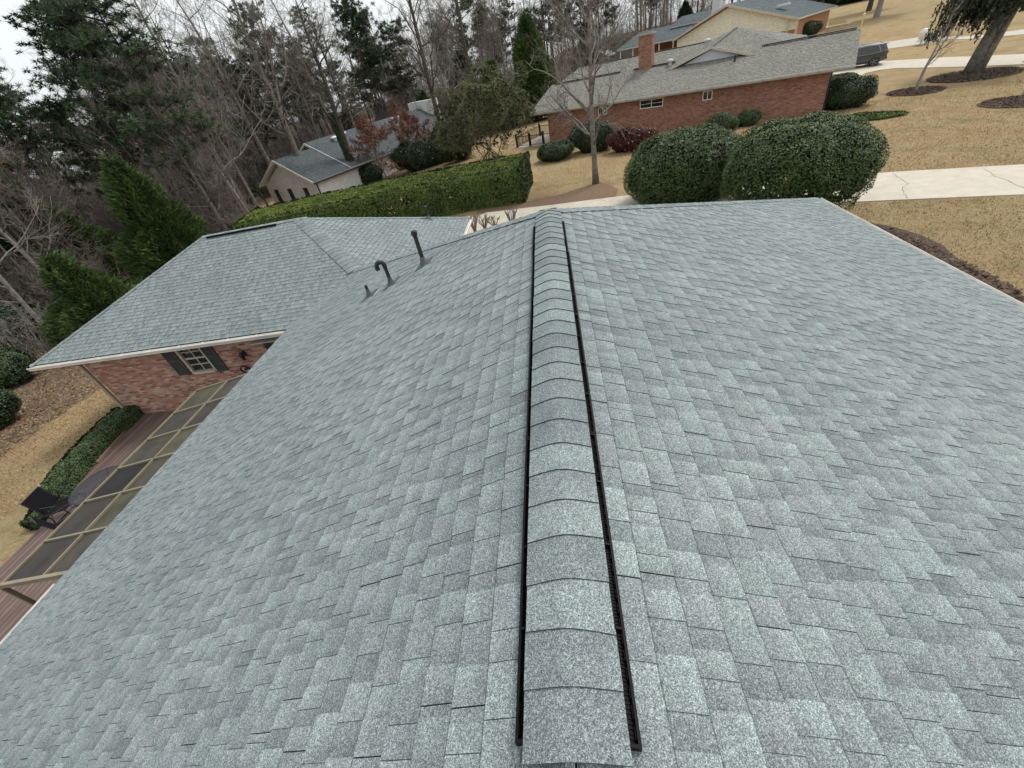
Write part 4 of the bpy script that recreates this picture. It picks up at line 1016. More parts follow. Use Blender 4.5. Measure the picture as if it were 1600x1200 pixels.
# foreground trunks, each one from its place in the photograph
FT = [  # px, py base; height; radius; seed; label; bark; first; lean
    (703, 251, 19, .30, 111, 'tall slanting leafless tree rising behind the middle of the clipped hedge', BARKD, .28, (-.02, 0), 26, .30, 0),
    (672, 232, 7.5, .09, 112, 'slim dark leafless tree right of the tall slanting trunk', BARKD, .35, (0, 0), 10, .35, 0),
    (565, 293, 17, .34, 113, 'ivy covered trunk behind the left part of the clipped hedge', BARKD, .35, (-.04, 0), 18, .34, 0),
    (497, 312, 21, .36, 114, 'thick grey leafless tree in front of the dark grey roof, with a long side limb', BARK, .30, (-.02, .02), 24, .38, .35),
    (455, 322, 20, .30, 115, 'grey leafless trunk crossing the white gable of the far house', BARK, .38, (-.05, 0), 20, .34, 0),
    (425, 333, 9, .13, 116, 'thin dark leafless tree left of the white gable', BARKD, .3, (0, 0), 14, .36, 0),
    (392, 338, 23, .30, 117, 'tall grey leafless tree at the left end of the clipped hedge', BARK, .3, (-.02, 0), 22, .34, .5),
    (330, 348, 23, .38, 118, 'thick dark trunk leaning over the far grey roof at the left', BARKD, .4, (-.02, 0), 22, .32, 0),
    (118, 412, 15, .20, 119, 'pale leafless tree with crooked white branches at the far left', BARKL, .22, (-.05, -.1), 20, .50, .3),
    (60, 470, 11, .12, 120, 'pale many limbed leafless tree at the left picture edge', BARKL, .15, (-.1, -.1), 20, .5, .25),
    (150, 330, 19, .17, 121, 'grey leafless tree behind the bright green evergreens', BARK, .3, (0, 0), 22, .36, 0),
    (232, 300, 21, .20, 122, 'grey leafless tree between the evergreens and the thick dark trunk', BARK, .3, (0, 0), 22, .36, .4),
    (20, 520, 13, .15, 123, 'slender leafless tree above the loose shrubs at the left edge', BARK, .2, (0, 0), 18, .42, 0),
    (760, 205, 13, .16, 124, 'leafless tree with reddish twigs behind the olive green shrub', BARK, .18, (0, 0), 24, .36, 0),
    (545, 262, 22, .28, 125, 'tall leafless tree rising through the russet leaves', BARK, .35, (0, 0), 20, .36, 0),
    (885, 178, 16, .14, 126, 'slim leafless tree at the left end of the brick house roof', BARK, .2, (0, 0), 20, .28, 0)]
for px, py, H, r0, sd_, lab, bk, first, ln, nl, spd, fk in FT:
    p = G(px, py); T, C = bare_tree(H, r0, sd_, nl, first, spd, .6, (6, 5, 3), ln, .03 if r0 > .2 else .045, 1.1, fork=fk)
    ex = None
    if 'ivy' in lab:
        rg = random.Random(3); m = MB()
        for _ in range(9000):
            z = rg.uniform(0, 7.5); a = rg.uniform(0, 6.28); i = z / H * 12; k = .40 + .12 * noise.noise(Vector((a, z * 1.2, 0))); c = Vector((ln[0] * z, 0, z))
            leaf(m, c + Vector((math.cos(a) * k, math.sin(a) * k, 0)), (math.cos(a), math.sin(a), .3), .13, .11, rg, 0)
        ex = (m, 'ivy', IVY)
    tree('bare_tree', p, T, C, bk, TWIGL if bk is BARKL else (TWIGR if 'reddish' in lab else TWIG), lab, 'tree', extra=ex)

# prototypes for the woods, then copies
PROTO = []
for i, (H, r0, sd_, nl, first, spd, tm, cm) in enumerate(((17, .20, 201, 20, .25, .34, BARK, TWIG), (20, .22, 202, 22, .3, .30, BARK, TWIGL), (14, .14, 203, 18, .15, .36, BARKD, TWIGR), (22, .24, 204, 20, .4, .30, BARKD, TWIG), (12, .11, 205, 20, .1, .40, BARK, TWIGR), (18, .17, 206, 22, .2, .30, BARKL, TWIG))):
    T, C = bare_tree(H, r0, sd_, nl, first, spd, .7, (5, 5, 4), (0, 0), .035, 1.5, fork=.4 if i % 3 == 1 else 0)
    PROTO.append(tree('bare_tree', (0, 0, 0), T, C, tm, cm, 'x', 'tree', GROUPW))
def brush(seed, H, n, cm):
    rg = random.Random(seed); m = MB()
    for i in range(n):
        a = rg.uniform(0, 6.28); rr = rg.uniform(0, 1.0); p = Vector((math.cos(a) * rr, math.sin(a) * rr, 0)); d = Vector((math.cos(a) * rg.uniform(.1, .6), math.sin(a) * rg.uniform(.1, .6), 1)).normalized(); P = [p]; L = H * rg.uniform(.6, 1.1)
        for k in range(4): d = (d + Vector((rg.gauss(0, .18), rg.gauss(0, .18), .02))).normalized(); P.append(P[-1] + d * L / 4)
        m.tube(P, [.02, .016, .012, .008, .005], 3, False)
        for k in range(9):
            q = P[rg.randint(1, 4)]; e_ = q + Vector((rg.gauss(0, .35), rg.gauss(0, .35), rg.uniform(.1, .7))) * H * .3; m.tube([q, q.lerp(e_, .5) + Vector((rg.gauss(0, .05), rg.gauss(0, .05), .05)), e_], [.009, .007, .005], 3, False)
            for z in range(3):
                s_ = q.lerp(e_, rg.uniform(.3, 1)); m.tube([s_, s_ + Vector((rg.gauss(0, .3), rg.gauss(0, .3), rg.uniform(0, .4))) * H * .15], [.006, .004], 3, False)
    r = empty('bare_shrub', (0, 0, 0)); tag(r, 'x', 'shrub', 'leafless undergrowth of the woods'); m.build('branches', cm, r); return r
BRUSH = [brush(301, 3.2, 40, TWIG), brush(302, 2.6, 45, TWIGR), brush(303, 4.2, 42, TWIG)]
def pine(seed, H, r0):
    rg = random.Random(seed); T, C = MB(), MB(); P = [Vector((0, 0, -.1))]; d = Vector((0, 0, 1))
    for i in range(10): d = (d + Vector((rg.gauss(0, .02), rg.gauss(0, .02), .1))).normalized(); P.append(P[-1] + d * H / 10)
    T.tube(P, [r0 * (1 - .85 * k / 10) for k in range(11)], 8)
    for i in range(34):
        t = .40 + .6 * (i + rg.random()) / 34; x = min(t * 10, 9.9); p = P[int(x)].lerp(P[int(x) + 1], x - int(x)); a = rg.uniform(0, 6.28); L = H * .22 * (1.25 - t) * rg.uniform(.6, 1.3) + .8; d = Vector((math.cos(a), math.sin(a), rg.uniform(-.05, .4))); Q = [p]
        for k in range(5): d = (d + Vector((rg.gauss(0, .15), rg.gauss(0, .15), .05))).normalized(); Q.append(Q[-1] + d * L / 5)
        T.tube(Q, [.07 * (1 - k / 6) + .01 for k in range(6)], 4)
        for k in range(2, 6):
            for _ in range(rg.randint(2, 4)):
                c = Q[k] + Vector((rg.gauss(0, .55), rg.gauss(0, .55), rg.gauss(.1, .25))); T.tube([Q[k], c], [.015, .008], 3, False); s = rg.uniform(.45, .8)
                for _ in range(34):
                    v = Vector((rg.gauss(0, 1), rg.gauss(0, 1), rg.gauss(.25, .7))).normalized(); w_ = v.orthogonal()* .036; b = c + v * s * .12; kk = rg.uniform(.6, 1.4); C.face([b - w_, b + w_, c + v * s * rg.uniform(.6, 1)], (kk, kk, kk, 1))
    r = empty('pine_tree', (0, 0, 0)); tag(r, 'x', 'pine', 'pines of the woods'); T.build('trunk', BARKD, r, smooth=True); C.build('crown', NEEDLE, r); return r
PINE = [pine(401, 21, .26), pine(402, 18, .22), pine(403, 24, .28)]
used = set()
def place(pr, x, y, s_, rz, label):
    o = pr if pr not in used else copy_tree(pr)
    used.add(pr); o.location = (x, y, terr(x, y) - .05); o.rotation_euler = (0, 0, rz); o.scale = (s_, s_, s_); o['label'] = label; return o
MID = [conifer('evergreen_tree', (0, 0, 0), 7.5, 2.6, DKSH, 'x', 901, 6500, L=.42, clump=.8, group='evergreens among the woods', rag=.4), conifer('evergreen_tree', (0, 0, 0), 6.0, 2.9, CEDAR, 'x', 902, 6500, L=.38, clump=.9, group='evergreens among the woods', rag=.45)]
rg = random.Random(77)
BLOCK = [(-24.3, 44.5, 61.6, 27, 14, 2.5)]    # house footprints: origin, azimuth, length, depth, margin
def blocked(x, y):
    for ox, oy, az, L, D, mg in BLOCKS:
        a = R_(az); dx, dy = x - ox, y - oy; u = dx * math.cos(a) + dy * math.sin(a); v = -dx * math.sin(a) + dy * math.cos(a)
        if -mg < u < L + mg and -mg < v < D + mg: return True
    return False
BLOCKS = [(-24.3, 44.5, 61.6, 27, 14, 1.5), (-2.5, 47.5, -27.1, 28, 15, 1.5), (12.5, 92.3, -43, 30, 18, 2), (-62, 66, 50, 16, 11, 1), (-44, 97, 20, 20, 11, 1)]
def try_place(kind, n, reg, smin, smax, minpx=None):
    k = 0; tries = 0
    while k < n and tries < n * 60:
        tries += 1; x, y = reg()
        if blocked(x, y): continue
        X, Y, Z = PX(x, y, terr(x, y))
        if Z < 3 or X < -260 or X > 1750 or Y < -150 : 
            if Z < 3 or X < -260 or X > 1750: continue
        if kind == 'pine': pr = rg.choice(PINE)
        elif kind == 'mid': pr = rg.choice(MID)
        elif kind == 'brush': pr = rg.choice(BRUSH)
        else: pr = rg.choice(PROTO)
        far = math.hypot(x, y) > 75; left = X < 420
        where = 'at the far left of the woods' if X < 160 else 'behind the pointed evergreen' if X < 330 else 'left of the white brick house' if X < 440 else 'behind the white brick house' if X < 640 else 'behind the olive green shrub' if X < 800 else 'behind the brick ranch house' if X < 980 else 'behind the cream gabled house'
        where = ('in the far woods ' if far else 'in the near woods ') + where
        if kind == 'bare': lab = ('grey', 'pale twigged', 'slender reddish', 'tall dark', 'low branched reddish', 'pale barked')[PROTO.index(pr)] + ' leafless tree ' + where
        elif kind == 'pine': lab = ('dark clumpy pine ', 'shorter dark pine ', 'tallest dark pine ')[PINE.index(pr)] + where
        elif kind == 'mid': lab = ('dark green ragged evergreen ', 'brighter green ragged evergreen ')[MID.index(pr)] + where
        else: lab = ('grey twiggy shrub ', 'low reddish twiggy shrub ', 'tall grey twiggy shrub ')[BRUSH.index(pr)] + where
        place(pr, x, y, rg.uniform(smin, smax), rg.uniform(0, 6.28), lab); k += 1
# left woods: a wedge behind the left wing and round the white house
def reg_left():
    d = 28 + 75 * rg.random() ** .8; a = R_(rg.uniform(20, 78)); return -d * math.cos(a) * 1.0 - 3, d * math.sin(a) + 2
def reg_leftok():
    while True:
        x, y = reg_left()
        if x < -14 and (y > 14 or x < -30): 
            X, Y, Z = PX(x, y, terr(x, y))
            if 380 < X < 840 and Y > 225: continue
            if 150 < X < 430 and Y > 392: continue
            return x, y
def reg_mid():
    while True:
        x = rg.uniform(-45, 60); y = rg.uniform(88, 150)
        if x > 12 + (y - 88) * .9: continue
        return x, y
def reg_midfar():
    while True:
        x = rg.uniform(-60, 80); y = rg.uniform(115, 190)
        if x > 30 + (y - 115) * .6: continue
        return x, y
def reg_h3():
    while True:
        u = rg.uniform(-25, 24); v = rg.uniform(20, 42); a = R_(-43); x = 20.6 + u * math.cos(a) - v * math.sin(a); y = 84.6 + u * math.sin(a) + v * math.cos(a)
        if x < 46: return x, y
def reg_behind():                        # the belt of woods beyond the white brick house
    while True:
        x = rg.uniform(-95, 0); y = rg.uniform(62, 105)
        X, Y, Z = PX(x, y, terr(x, y))
        if 330 < X < 800: return x, y
def reg_back():                          # the wood beyond the left evergreens
    while True:
        d = 42 + 55 * rg.random(); a_ = R_(rg.uniform(8, 66)); x, y = -d * math.cos(a_), d * math.sin(a_); X, Y, Z = PX(x, y, terr(x, y))
        if Z > 3 and -120 < X < 420 and (Y < 392 or X < 180): return x, y
try_place('bare', 66, reg_back, .7, 1.05); try_place('pine', 15, reg_back, .75, 1.0); try_place('brush', 75, reg_back, .9, 1.7); try_place('mid', 14, reg_back, .8, 1.4)
try_place('bare', 30, reg_leftok, .75, 1.1); try_place('pine', 14, reg_leftok, .8, 1.1); try_place('brush', 55, reg_leftok, .8, 1.5)
try_place('bare', 62, reg_behind, .75, 1.15); try_place('pine', 14, reg_behind, .75, 1.0); try_place('brush', 90, reg_behind, .9, 1.9)
try_place('bare', 44, reg_mid, .8, 1.2); try_place('pine', 9, reg_mid, .7, .95); try_place('brush', 40, reg_mid, .9, 1.8)
try_place('bare', 44, reg_midfar, .9, 1.4); try_place('pine', 10, reg_midfar, .7, 1.0)
try_place('bare', 22, reg_h3, .8, 1.2)
try_place('mid', 16, lambda: next(q for q in iter(reg_leftok, None) if q[0] ** 2 + q[1] ** 2 > 1500), .7, 1.4); try_place('mid', 8, reg_behind, .8, 1.4); try_place('mid', 8, reg_mid, .8, 1.5)
# the wood far off, where no single tree can be told apart
m = MB(); m2 = MB(); r2 = random.Random(9)
for k in range(15000):
    if k % 3: d = r2.uniform(105, 175); a = R_(r2.uniform(-40, 76))
    else: d = r2.uniform(70, 120); a = R_(r2.uniform(26, 80))
    x, y = -d * math.sin(a), d * math.cos(a)
    if x > 8 + (y - 100) * .8 or blocked(x, y): continue
    z = terr(x, y); H = r2.uniform(2, 8) if k % 4 else r2.uniform(7, 13); w_ = r2.uniform(.02, .06); lx, ly = r2.gauss(0, .12) * H, r2.gauss(0, .12) * H; c = r2.uniform(.6, 1.4)
    t_ = (x + lx, y + ly, z + H); an = r2.uniform(0, 3.14); ux, uy = math.cos(an) * w_, math.sin(an) * w_
    m.face([(x - ux, y - uy, z - .2), (x + ux, y + uy, z - .2), t_], (c, c, c, 1)); m.face([(x - uy, y + ux, z - .2), (x + uy, y - ux, z - .2), t_], (c, c, c, 1))
    for q in range(7):
        f = r2.uniform(.2, .95); s = Vector((x + lx * f, y + ly * f, z + H * f)); e = s + Vector((r2.gauss(0, .16), r2.gauss(0, .16), r2.uniform(.02, .22))) * H; o_ = Vector((r2.gauss(0, 1), r2.gauss(0, 1), r2.gauss(0, 1))).normalized() * .028
        m.face([s - o_, s + o_, e], (c, c, c, 1))
FARW = leaf_mat('far_twigs', [(.3, (.15, .132, .115)), (.7, (.25, .22, .195))], .15, .9, .1)
tag(m.build('distant_woods', FARW), 'far off mass of leafless woods closing the view behind the houses', 'woods', kind='stuff')
# trees of the far lawn at the top right
for px, py, H, lab in ((1369, 27, 11, 'far lawn evergreen with a pale trunk, right one of the pair at the top edge'), (1357, 17, 12, 'far lawn evergreen with a darker trunk, left one of the pair at the top edge')):
    p = G(px, py); r = empty('broad_evergreen_tree', p, 0); tag(r, lab, 'tree'); t = MB(); t.tube([(0, 0, -.1), (.1, 0, 2.5), (.15, .1, H * .8)], [.42, .32, .1], 9); t.build('trunk', BARKL if px > 1360 else BARKD, r)
    f = blob_fn(4.2, 4.2, H * .36, 2, .2, .5, px); c = MB(); r2 = random.Random(px)
    for _ in range(9000):
        q, nn = f(r2, 1 - abs(r2.gauss(0, .12))); leaf(c, q + Vector((0, 0, H * .66)), nn, .36, .2, r2)
    c.build('crown', DKSH, r)

# ------------------------------------------------------------------ neighbouring houses
ROOFB = mat_shingle('brown_grey_shingle', (.80, .69, .61), 60); ROOFD = mat_shingle('charcoal_shingle', (.36, .36, .385), 60); ROOFN = mat_shingle('slate_shingle', (.38, .41, .45), 60)
ROOFT = varied('weathered_eave_board', (.30, .29, .27), .15, 5, .7)
def slabs(root, polys, mat, seed, name='roof', th=.16, trim=WHITE, ex=.2, coarse=2.2):
    m = MB(); s_ = MB()
    for i, pl in enumerate(polys): roofplane(m, pl, seed + i, ex, coarse); s_.slab([(q[0], q[1], q[2] - .01) for q in pl], th)
    o = m.build(name, [mat, CORE], root); o2 = s_.build('eave_board', trim, root); return o
def simple_window(root, x0, x1, z0, z1, y, mat=WHITE, cols=2, rows=1, dep=.08):
    f = MB(); w_ = .06
    f.box((x0, y - .03, z0), (x0 + w_, y + dep, z1)); f.box((x1 - w_, y - .03, z0), (x1, y + dep, z1)); f.box((x0 + w_, y - .03, z1 - w_), (x1 - w_, y + dep, z1)); f.box((x0 + w_, y - .05, z0), (x1 - w_, y + dep, z0 + w_))
    for i in range(1, cols): xx = x0 + (x1 - x0) * i / cols; f.box((xx - .03, y - .01, z0 + w_), (xx + .03, y + dep * .7, z1 - w_))
    for i in range(1, rows): zz = z0 + (z1 - z0) * i / rows; f.box((x0 + w_, y - .008, zz - .015), (x1 - w_, y + dep * .6, zz + .015))
    fr_ = f.build('window', mat, root); g_ = MB(); g_.box((x0 + w_, y + .004, z0 + w_), (x1 - w_, y + .02, z1 - w_)); gl = g_.build('pane', GLASS); gl.parent = fr_

# brick ranch house with the weathered brown-grey roof
h2 = empty('brick_ranch_house', (19.45, 36.34, -7.2), R_(-27.1)); tag(h2, 'long red brick ranch house with brownish grey roof and a brick chimney', 'house')
m = MB()
WX = [(-21.8, -16.75, None), (-16.75, -15.95, (1.77, 2.35)), (-15.95, -13.05, None), (-13.05, -11.14, (1.80, 2.42)), (-11.14, -8.13, None), (-8.13, -7.42, (1.80, 2.42)), (-7.42, 0, None)]
for a, b, wd in WX:
    if wd is None: m.box((a, 0, -.5), (b, .25, 2.56))
    else: m.box((a, 0, -.5), (b, .25, wd[0])); m.box((a, 0, wd[1]), (b, .25, 2.56))
m.box((-.25, .25, -.5), (0, 9.2, 2.56)); m.box((-21.8, .25, -.5), (-21.55, 9.2, 2.56)); m.box((-21.55, 8.95, -.5), (-.25, 9.2, 2.56))
m.face([(-.001, 0, 2.56), (-.001, 9.2, 2.56), (-.001, 4.6, 4.0)]); m.face([(-21.79, 0, 2.56), (-21.79, 9.2, 2.56), (-21.79, 4.6, 4.0)])
m.build('wall', BRK2, h2)
simple_window(h2, -16.75, -15.95, 1.77, 2.35, 0); simple_window(h2, -13.05, -11.14, 1.80, 2.42, 0, cols=2, rows=2); simple_window(h2, -8.13, -7.42, 1.80, 2.42, 0)
slabs(h2, [[(-23.3, -.55, 2.78), (1.25, -.55, 2.78), (1.25, 4.6, 4.28), (-23.3, 4.6, 4.28)], [(1.25, 9.75, 2.78), (-23.3, 9.75, 2.78), (-23.3, 4.6, 4.28), (1.25, 4.6, 4.28)]], ROOFB, 500, 'roof', .14)
slabs(h2, [[(-24, 4.2, 3.62), (-9, 4.2, 3.62), (-9, 9, 5.06), (-22, 9, 5.06)], [(-9, 13.8, 3.62), (-24, 13.8, 3.62), (-22, 9, 5.06), (-9, 9, 5.06)]], ROOFB, 510, 'roof', .14)
PK = (-7.5, 9, 5.64); GA = (-8.45, 3.55, 4.90); GL_ = (-11.7, 3.35, 3.93); GR = (-5.1, 3.35, 3.85)
def pz3(A, B, C, x, y):
    n = (Vector(B) - Vector(A)).cross(Vector(C) - Vector(A)); return A[2] - (n.x * (x - A[0]) + n.y * (y - A[1])) / n.z
slabs(h2, [[GL_, (-13.2, 9, pz3(GL_, GA, PK, -13.2, 9)), PK, GA], [(-1.3, 6.5, pz3(GR, GA, PK, -1.3, 6.5)), GR, GA, PK], [(-2.2, 12, 4.0), (-1.3, 6.5, pz3(GR, GA, PK, -1.3, 6.5)), PK]], ROOFB, 520, 'roof', .07, trim=ROOFT)
m = MB(); rail(m, (GL_[0] - .5, GL_[1] - .05, GL_[2] - .17), (GA[0], GA[1] - .03, GA[2] - .02), .05, .17); rail(m, (GA[0], GA[1] - .03, GA[2] - .02), (GR[0] + .4, GR[1] - .05, GR[2] - .13), .05, .17)
m.build('gable_trim', CREAM, h2)
m = MB(); m.face([(-11.2, 3.75, 3.80), (-5.6, 3.75, 3.80), (-8.45, 3.75, 4.75)]); m.face([(-11.2, 3.76, 3.80), (-8.45, 3.76, 4.75), (-5.6, 3.76, 3.80)]); m.build('gable_face', varied('white_gable', (.55, .56, .60), .05, 2, .5), h2)
m = MB()
for a, b in (((-22.9, 4.6, 4.30), (-16.2, 4.6, 4.30)), ((-15.0, 4.6, 4.30), (-11.4, 4.6, 4.30)), ((-4.9, 4.6, 4.30), (1.0, 4.6, 4.30))): rail(m, (a[0], a[1], a[2] + .05), (b[0], b[1], b[2] + .05), .34, .07)
rail(m, GA[:2] + (GA[2] + .03,), PK[:2] + (PK[2] + .03,), .25, .04); rail(m, (-21.9, 9, 5.08), (-9, 9, 5.08), .25, .05)
m.build('ridge_vent', BLACKP, h2)
# gutter with brackets along the eave
m = MB(); m.box((-23.3, -.70, 2.55), (1.25, -.57, 2.66)); m.box((-23.25, -.57, 2.50), (1.2, .0, 2.53))
for k in range(22): m.box((-22.8 + k * 1.1, -.73, 2.60), (-22.68 + k * 1.1, -.55, 2.69))
m.build('gutter', varied('beige_gutter', (.34, .32, .27), .15, 4, .6), h2)
m = MB(); m.box((-14.5, 4.3, 3.6), (-13.35, 5.15, 6.55)); ch = m.build('chimney', BRK2, h2)
m = MB(); m.box((-14.58, 4.22, 6.55), (-13.27, 5.23, 6.66)); m.box((-13.85, 4.5, 6.66), (-13.5, 4.9, 6.72)); cc = m.build('chimney_cap', varied('mortar_cap', (.33, .30, .27), .2, 9, .9)); cc.parent = ch
for x, y, z, h_ in ((-11.75, 4.2, 4.15, .45), (-9.2, 5.8, 4.9, .5)):
    m = MB(); m.lathe([(.15, -.3), (.15, h_ - .2), (.24, h_ - .2), (.27, h_ - .08), (.2, h_), (0, h_ + .02)], 12, Matrix.Translation((x, y, z))); m.build('roof_vent', varied('galvanised', (.5, .5, .5), .1, 6, .35, .5, .3), h2)
m = MB(); m.lathe([(.16, -.1), (.07, .12), (.06, .4), (0, .4)], 10, Matrix.Translation((-6.5, 2.8, 3.75))); m.build('vent_pipe', PIPE, h2)
m = MB(); m.tube([(.06, .12, 2.5), (.06, .12, 0.1)], .05, 6); m.build('downspout', IRON, h2)
# railing and terrace at its left end
rl = empty('iron_railing', (19.45, 36.34, -7.2), R_(-27.1)); tag(rl, 'black iron railing around the terrace at the left end of the brick ranch house', 'railing')
m = MB()
for (x0, y0, x1, y1, n) in ((-25.2, -.6, -22.2, -.6, 22), (-25.2, -.6, -25.2, 4.5, 28), (-25.2, 4.5, -21.9, 4.5, 22)):
    m.tube([(x0, y0, .95), (x1, y1, .95)], .035, 5); m.tube([(x0, y0, .15), (x1, y1, .15)], .025, 5)
    for k in range(n + 1): t_ = k / n; a, b = x0 + (x1 - x0) * t_, y0 + (y1 - y0) * t_; m.tube([(a, b, .15), (a, b, .95)], .018, 4)
m.build('rails', IRON, rl)
for x, y in ((-25.2, -.6), (-23.7, -.6), (-22.2, -.6), (-25.2, 4.5)):
    m = MB(); m.box((x - .08, y - .08, -.3), (x + .08, y + .08, 1.1)); m.lathe([(.12, 1.1), (.12, 1.14), (.06, 1.2), (0, 1.26)], 8, Matrix.Translation((x, y, 0))); m.build('post', IRON, rl)
tr = MB(); tr.box((-25.3, -.7, -1.2), (-21.95, 4.6, .02)); o = tr.build('terrace', CONC2); o.location = (19.45, 36.34, -7.2); o.rotation_euler = (0, 0, R_(-27.1)); tag(o, kind='structure')

# cream gabled house farther back
h3 = empty('gabled_house', (20.64, 84.64, -5.3), R_(-43.13)); tag(h3, 'cream gabled house with slate grey roof and white chimney beyond the brick ranch house', 'house')
m = MB(); m.box((.6, .4, -1), (17.0, .65, 1.35)); m.box((.6, .65, -1), (.85, 13, 2.7)); m.box((16.75, .65, -1), (17.0, 13, 2.7)); m.build('wall', BRKO, h3)
m = MB(); m.prism([(.5, .30), (17.1, .30), (17.1, .62), (.5, .62)], 1.36, 2.62)
n_ = len(m.v); m.v += [(.5, .30, 2.621), (17.1, .30, 2.621), (8.3, .30, 5.2), (.5, .62, 2.621), (17.1, .62, 2.621), (8.3, .62, 5.2)]; m.f += [(n_, n_ + 1, n_ + 2), (n_ + 5, n_ + 4, n_ + 3)]; m.c += [None] * 2; m.m += [0] * 2
m.build('gable_siding', SIDING, h3)
slabs(h3, [[(0, 14, 2.8), (0, -.3, 2.8), (7.94, -.3, 5.53), (7.94, 14, 5.53)], [(17.6, -.3, 2.5), (17.6, 14, 2.5), (7.94, 14, 5.53), (7.94, -.3, 5.53)]], ROOFN, 600, 'roof', .2, ex=.35, coarse=4)
m = MB(); rail(m, (0, -.36, 2.66), (7.94, -.36, 5.40), .08, .24); rail(m, (7.94, -.36, 5.40), (17.6, -.36, 2.36), .08, .24); m.build('gable_trim', CREAM, h3)
slabs(h3, [[(-11.6, 1.7, 2.85), (0.2, 1.7, 2.85), (.2, 6.6, 4.55), (-10.2, 6.6, 4.55)], [(.2, 11.5, 2.85), (-11.6, 11.5, 2.85), (-10.2, 6.6, 4.55), (.2, 6.6, 4.55)]], ROOFN, 610, 'roof', .2, ex=.35, coarse=4)
slabs(h3, [[(-3.6, 5.0, 4.3), (6, 5.0, 4.3), (6, 8, 5.35), (-3.2, 8, 5.35)]], ROOFN, 620, 'roof', .15, ex=.35, coarse=4)
m = MB(); m.box((-11.0, 6.0, -1), (0.5, 6.2, 2.7)); m.build('porch_wall', BRKO, h3)
for k in range(5):
    m = MB(); m.box((-11.2 + k * 2.5, 2.0, -1), (-11.05 + k * 2.5, 2.15, 2.75)); m.build('porch_post', WHITE, h3)
m = MB(); m.box((3.5, 4.6, 3.6), (4.7, 5.5, 6.9)); m.build('chimney', varied('white_brick_chimney', (.62, .62, .6), .06, 4, .7), h3)
simple_window(h3, 1.9, 4.1, .2, 1.22, .39, cols=2, rows=2)
m = MB(); m.box((16.2, -.2, -1), (16.35, -.05, 2.5)); m.box((17.3, -.2, -1), (17.45, -.05, 2.4)); m.build('porch_post', CREAM, h3)
m = MB(); m.box((13.5, 2.5, 3.98), (14.9, 3.5, 4.2)); m.build('skylight', varied('skylight', (.6, .62, .65), .05, 3, .3), h3)
# small white play shelter beside it
p = AZ(945, 93, -4.2)
ps = empty('white_shelter', (p.x, p.y, terr(p.x, p.y)), R_(-43)); tag(ps, 'small white gabled garden shelter behind the brick ranch house roof', 'shelter')
m = MB(); m.slab([(-2.2, -1.5, 2.6), (0, -1.5, 3.6), (0, 1.5, 3.6), (-2.2, 1.5, 2.6)], .1); m.slab([(2.2, -1.5, 2.6), (0, -1.5, 3.6), (0, 1.5, 3.6), (2.2, 1.5, 2.6)], .1); m.build('roof', WHITE, ps)
m = MB()
for x in (-1.9, 1.9):
    for y in (-1.2, 1.2): m = MB(); m.box((x - .1, y - .1, 0), (x + .1, y + .1, 2.65)); m.build('post', WHITE, ps)
m = MB(); m.box((-1.8, -1.26, 2.2), (1.8, -1.14, 2.5)); m.build('beam', WHITE, ps)

# white painted brick house with charcoal roof
ha = empty('white_brick_house', (-24.3, 44.5, -8.8), R_(61.6)); tag(ha, 'long white painted brick house with charcoal roof behind the slanting trunks', 'house')
m = MB()
def gablew(m, x, y0, y1, yr, zt, zr_, z0=-1, t=.25):
    m.v += []; n = len(m.v); pts = [(y0, z0), (y1, z0), (y1, zt), (yr, zr_), (y0, zt)]
    m.v += [(x, a, b) for a, b in pts] + [(x + t, a, b) for a, b in pts]; m.f += [(n + 4, n + 3, n + 2, n + 1, n), (n + 5, n + 6, n + 7, n + 8, n + 9)] + [(n + i, n + (i + 1) % 5, n + 5 + (i + 1) % 5, n + 5 + i) for i in range(5)]; m.c += [None] * 7; m.m += [0] * 7
gablew(m, .5, .5, 9.9, 5.2, 2.45, 4.55); m.box((.75, .5, -1), (25, .75, 2.35)); m.box((.75, 9.65, -1), (25, 9.9, 2.35)); gablew(m, 24.75, .5, 12.5, 6.5, 2.4, 5.1)
m.build('wall', BRKW, ha)
slabs(ha, [[(5.3, 0, 2.6), (0, 0, 2.6), (0, 5.3, 4.95), (5.3, 5.3, 4.95)], [(0, 10.4, 2.6), (5.3, 10.4, 2.6), (5.3, 5.3, 4.95), (0, 5.3, 4.95)]], ROOFD, 700, 'roof', .16, ex=.25, coarse=2.5)
slabs(ha, [[(25.3, -.05, 2.66), (5.25, -.05, 2.66), (5.25, 6.5, 5.50), (25.3, 6.5, 5.50)], [(5.25, 13, 2.66), (25.3, 13, 2.66), (25.3, 6.5, 5.50), (5.25, 6.5, 5.50)]], ROOFD, 710, 'roof', .16, ex=.25, coarse=2.5)
m = MB(); rail(m, (-.04, 0, 2.5), (-.04, 5.3, 4.86), .06, .22); rail(m, (-.04, 5.3, 4.86), (-.04, 10.4, 2.5), .06, .22); rail(m, (5.2, 0, 2.55), (5.2, 6.5, 5.38), .06, .24); rail(m, (5.2, 6.5, 5.38), (5.2, 13, 2.55), .06, .24); m.build('gable_trim', WHITE, ha)
m = MB(); m.box((0, -.12, 2.38), (25.3, -.02, 2.50)); m.build('gutter', IRON, ha)
m = MB(); m.box((.55, .40, 0), (.66, .495, 2.4)); m.build('downspout', IRON, ha)
for y in (2.6, 5.6, 8.3):
    m = MB(); m.box((.44, y - .36, -.1), (.497, y + .36, 2.0)); m.build('shutter', IRON, ha)
for x in (13, 15, 17, 19.5, 22): simple_f = MB(); simple_f.box((x, .43, .9), (x + .9, .497, 2.1)); simple_f.build('window', GLASS, ha)
m = MB(); m.box((25.3, 3.6, 3.5), (26.4, 8.4, 6.3)); m.build('chimney', varied('white_block', (.68, .68, .66), .05, 3, .7), ha)
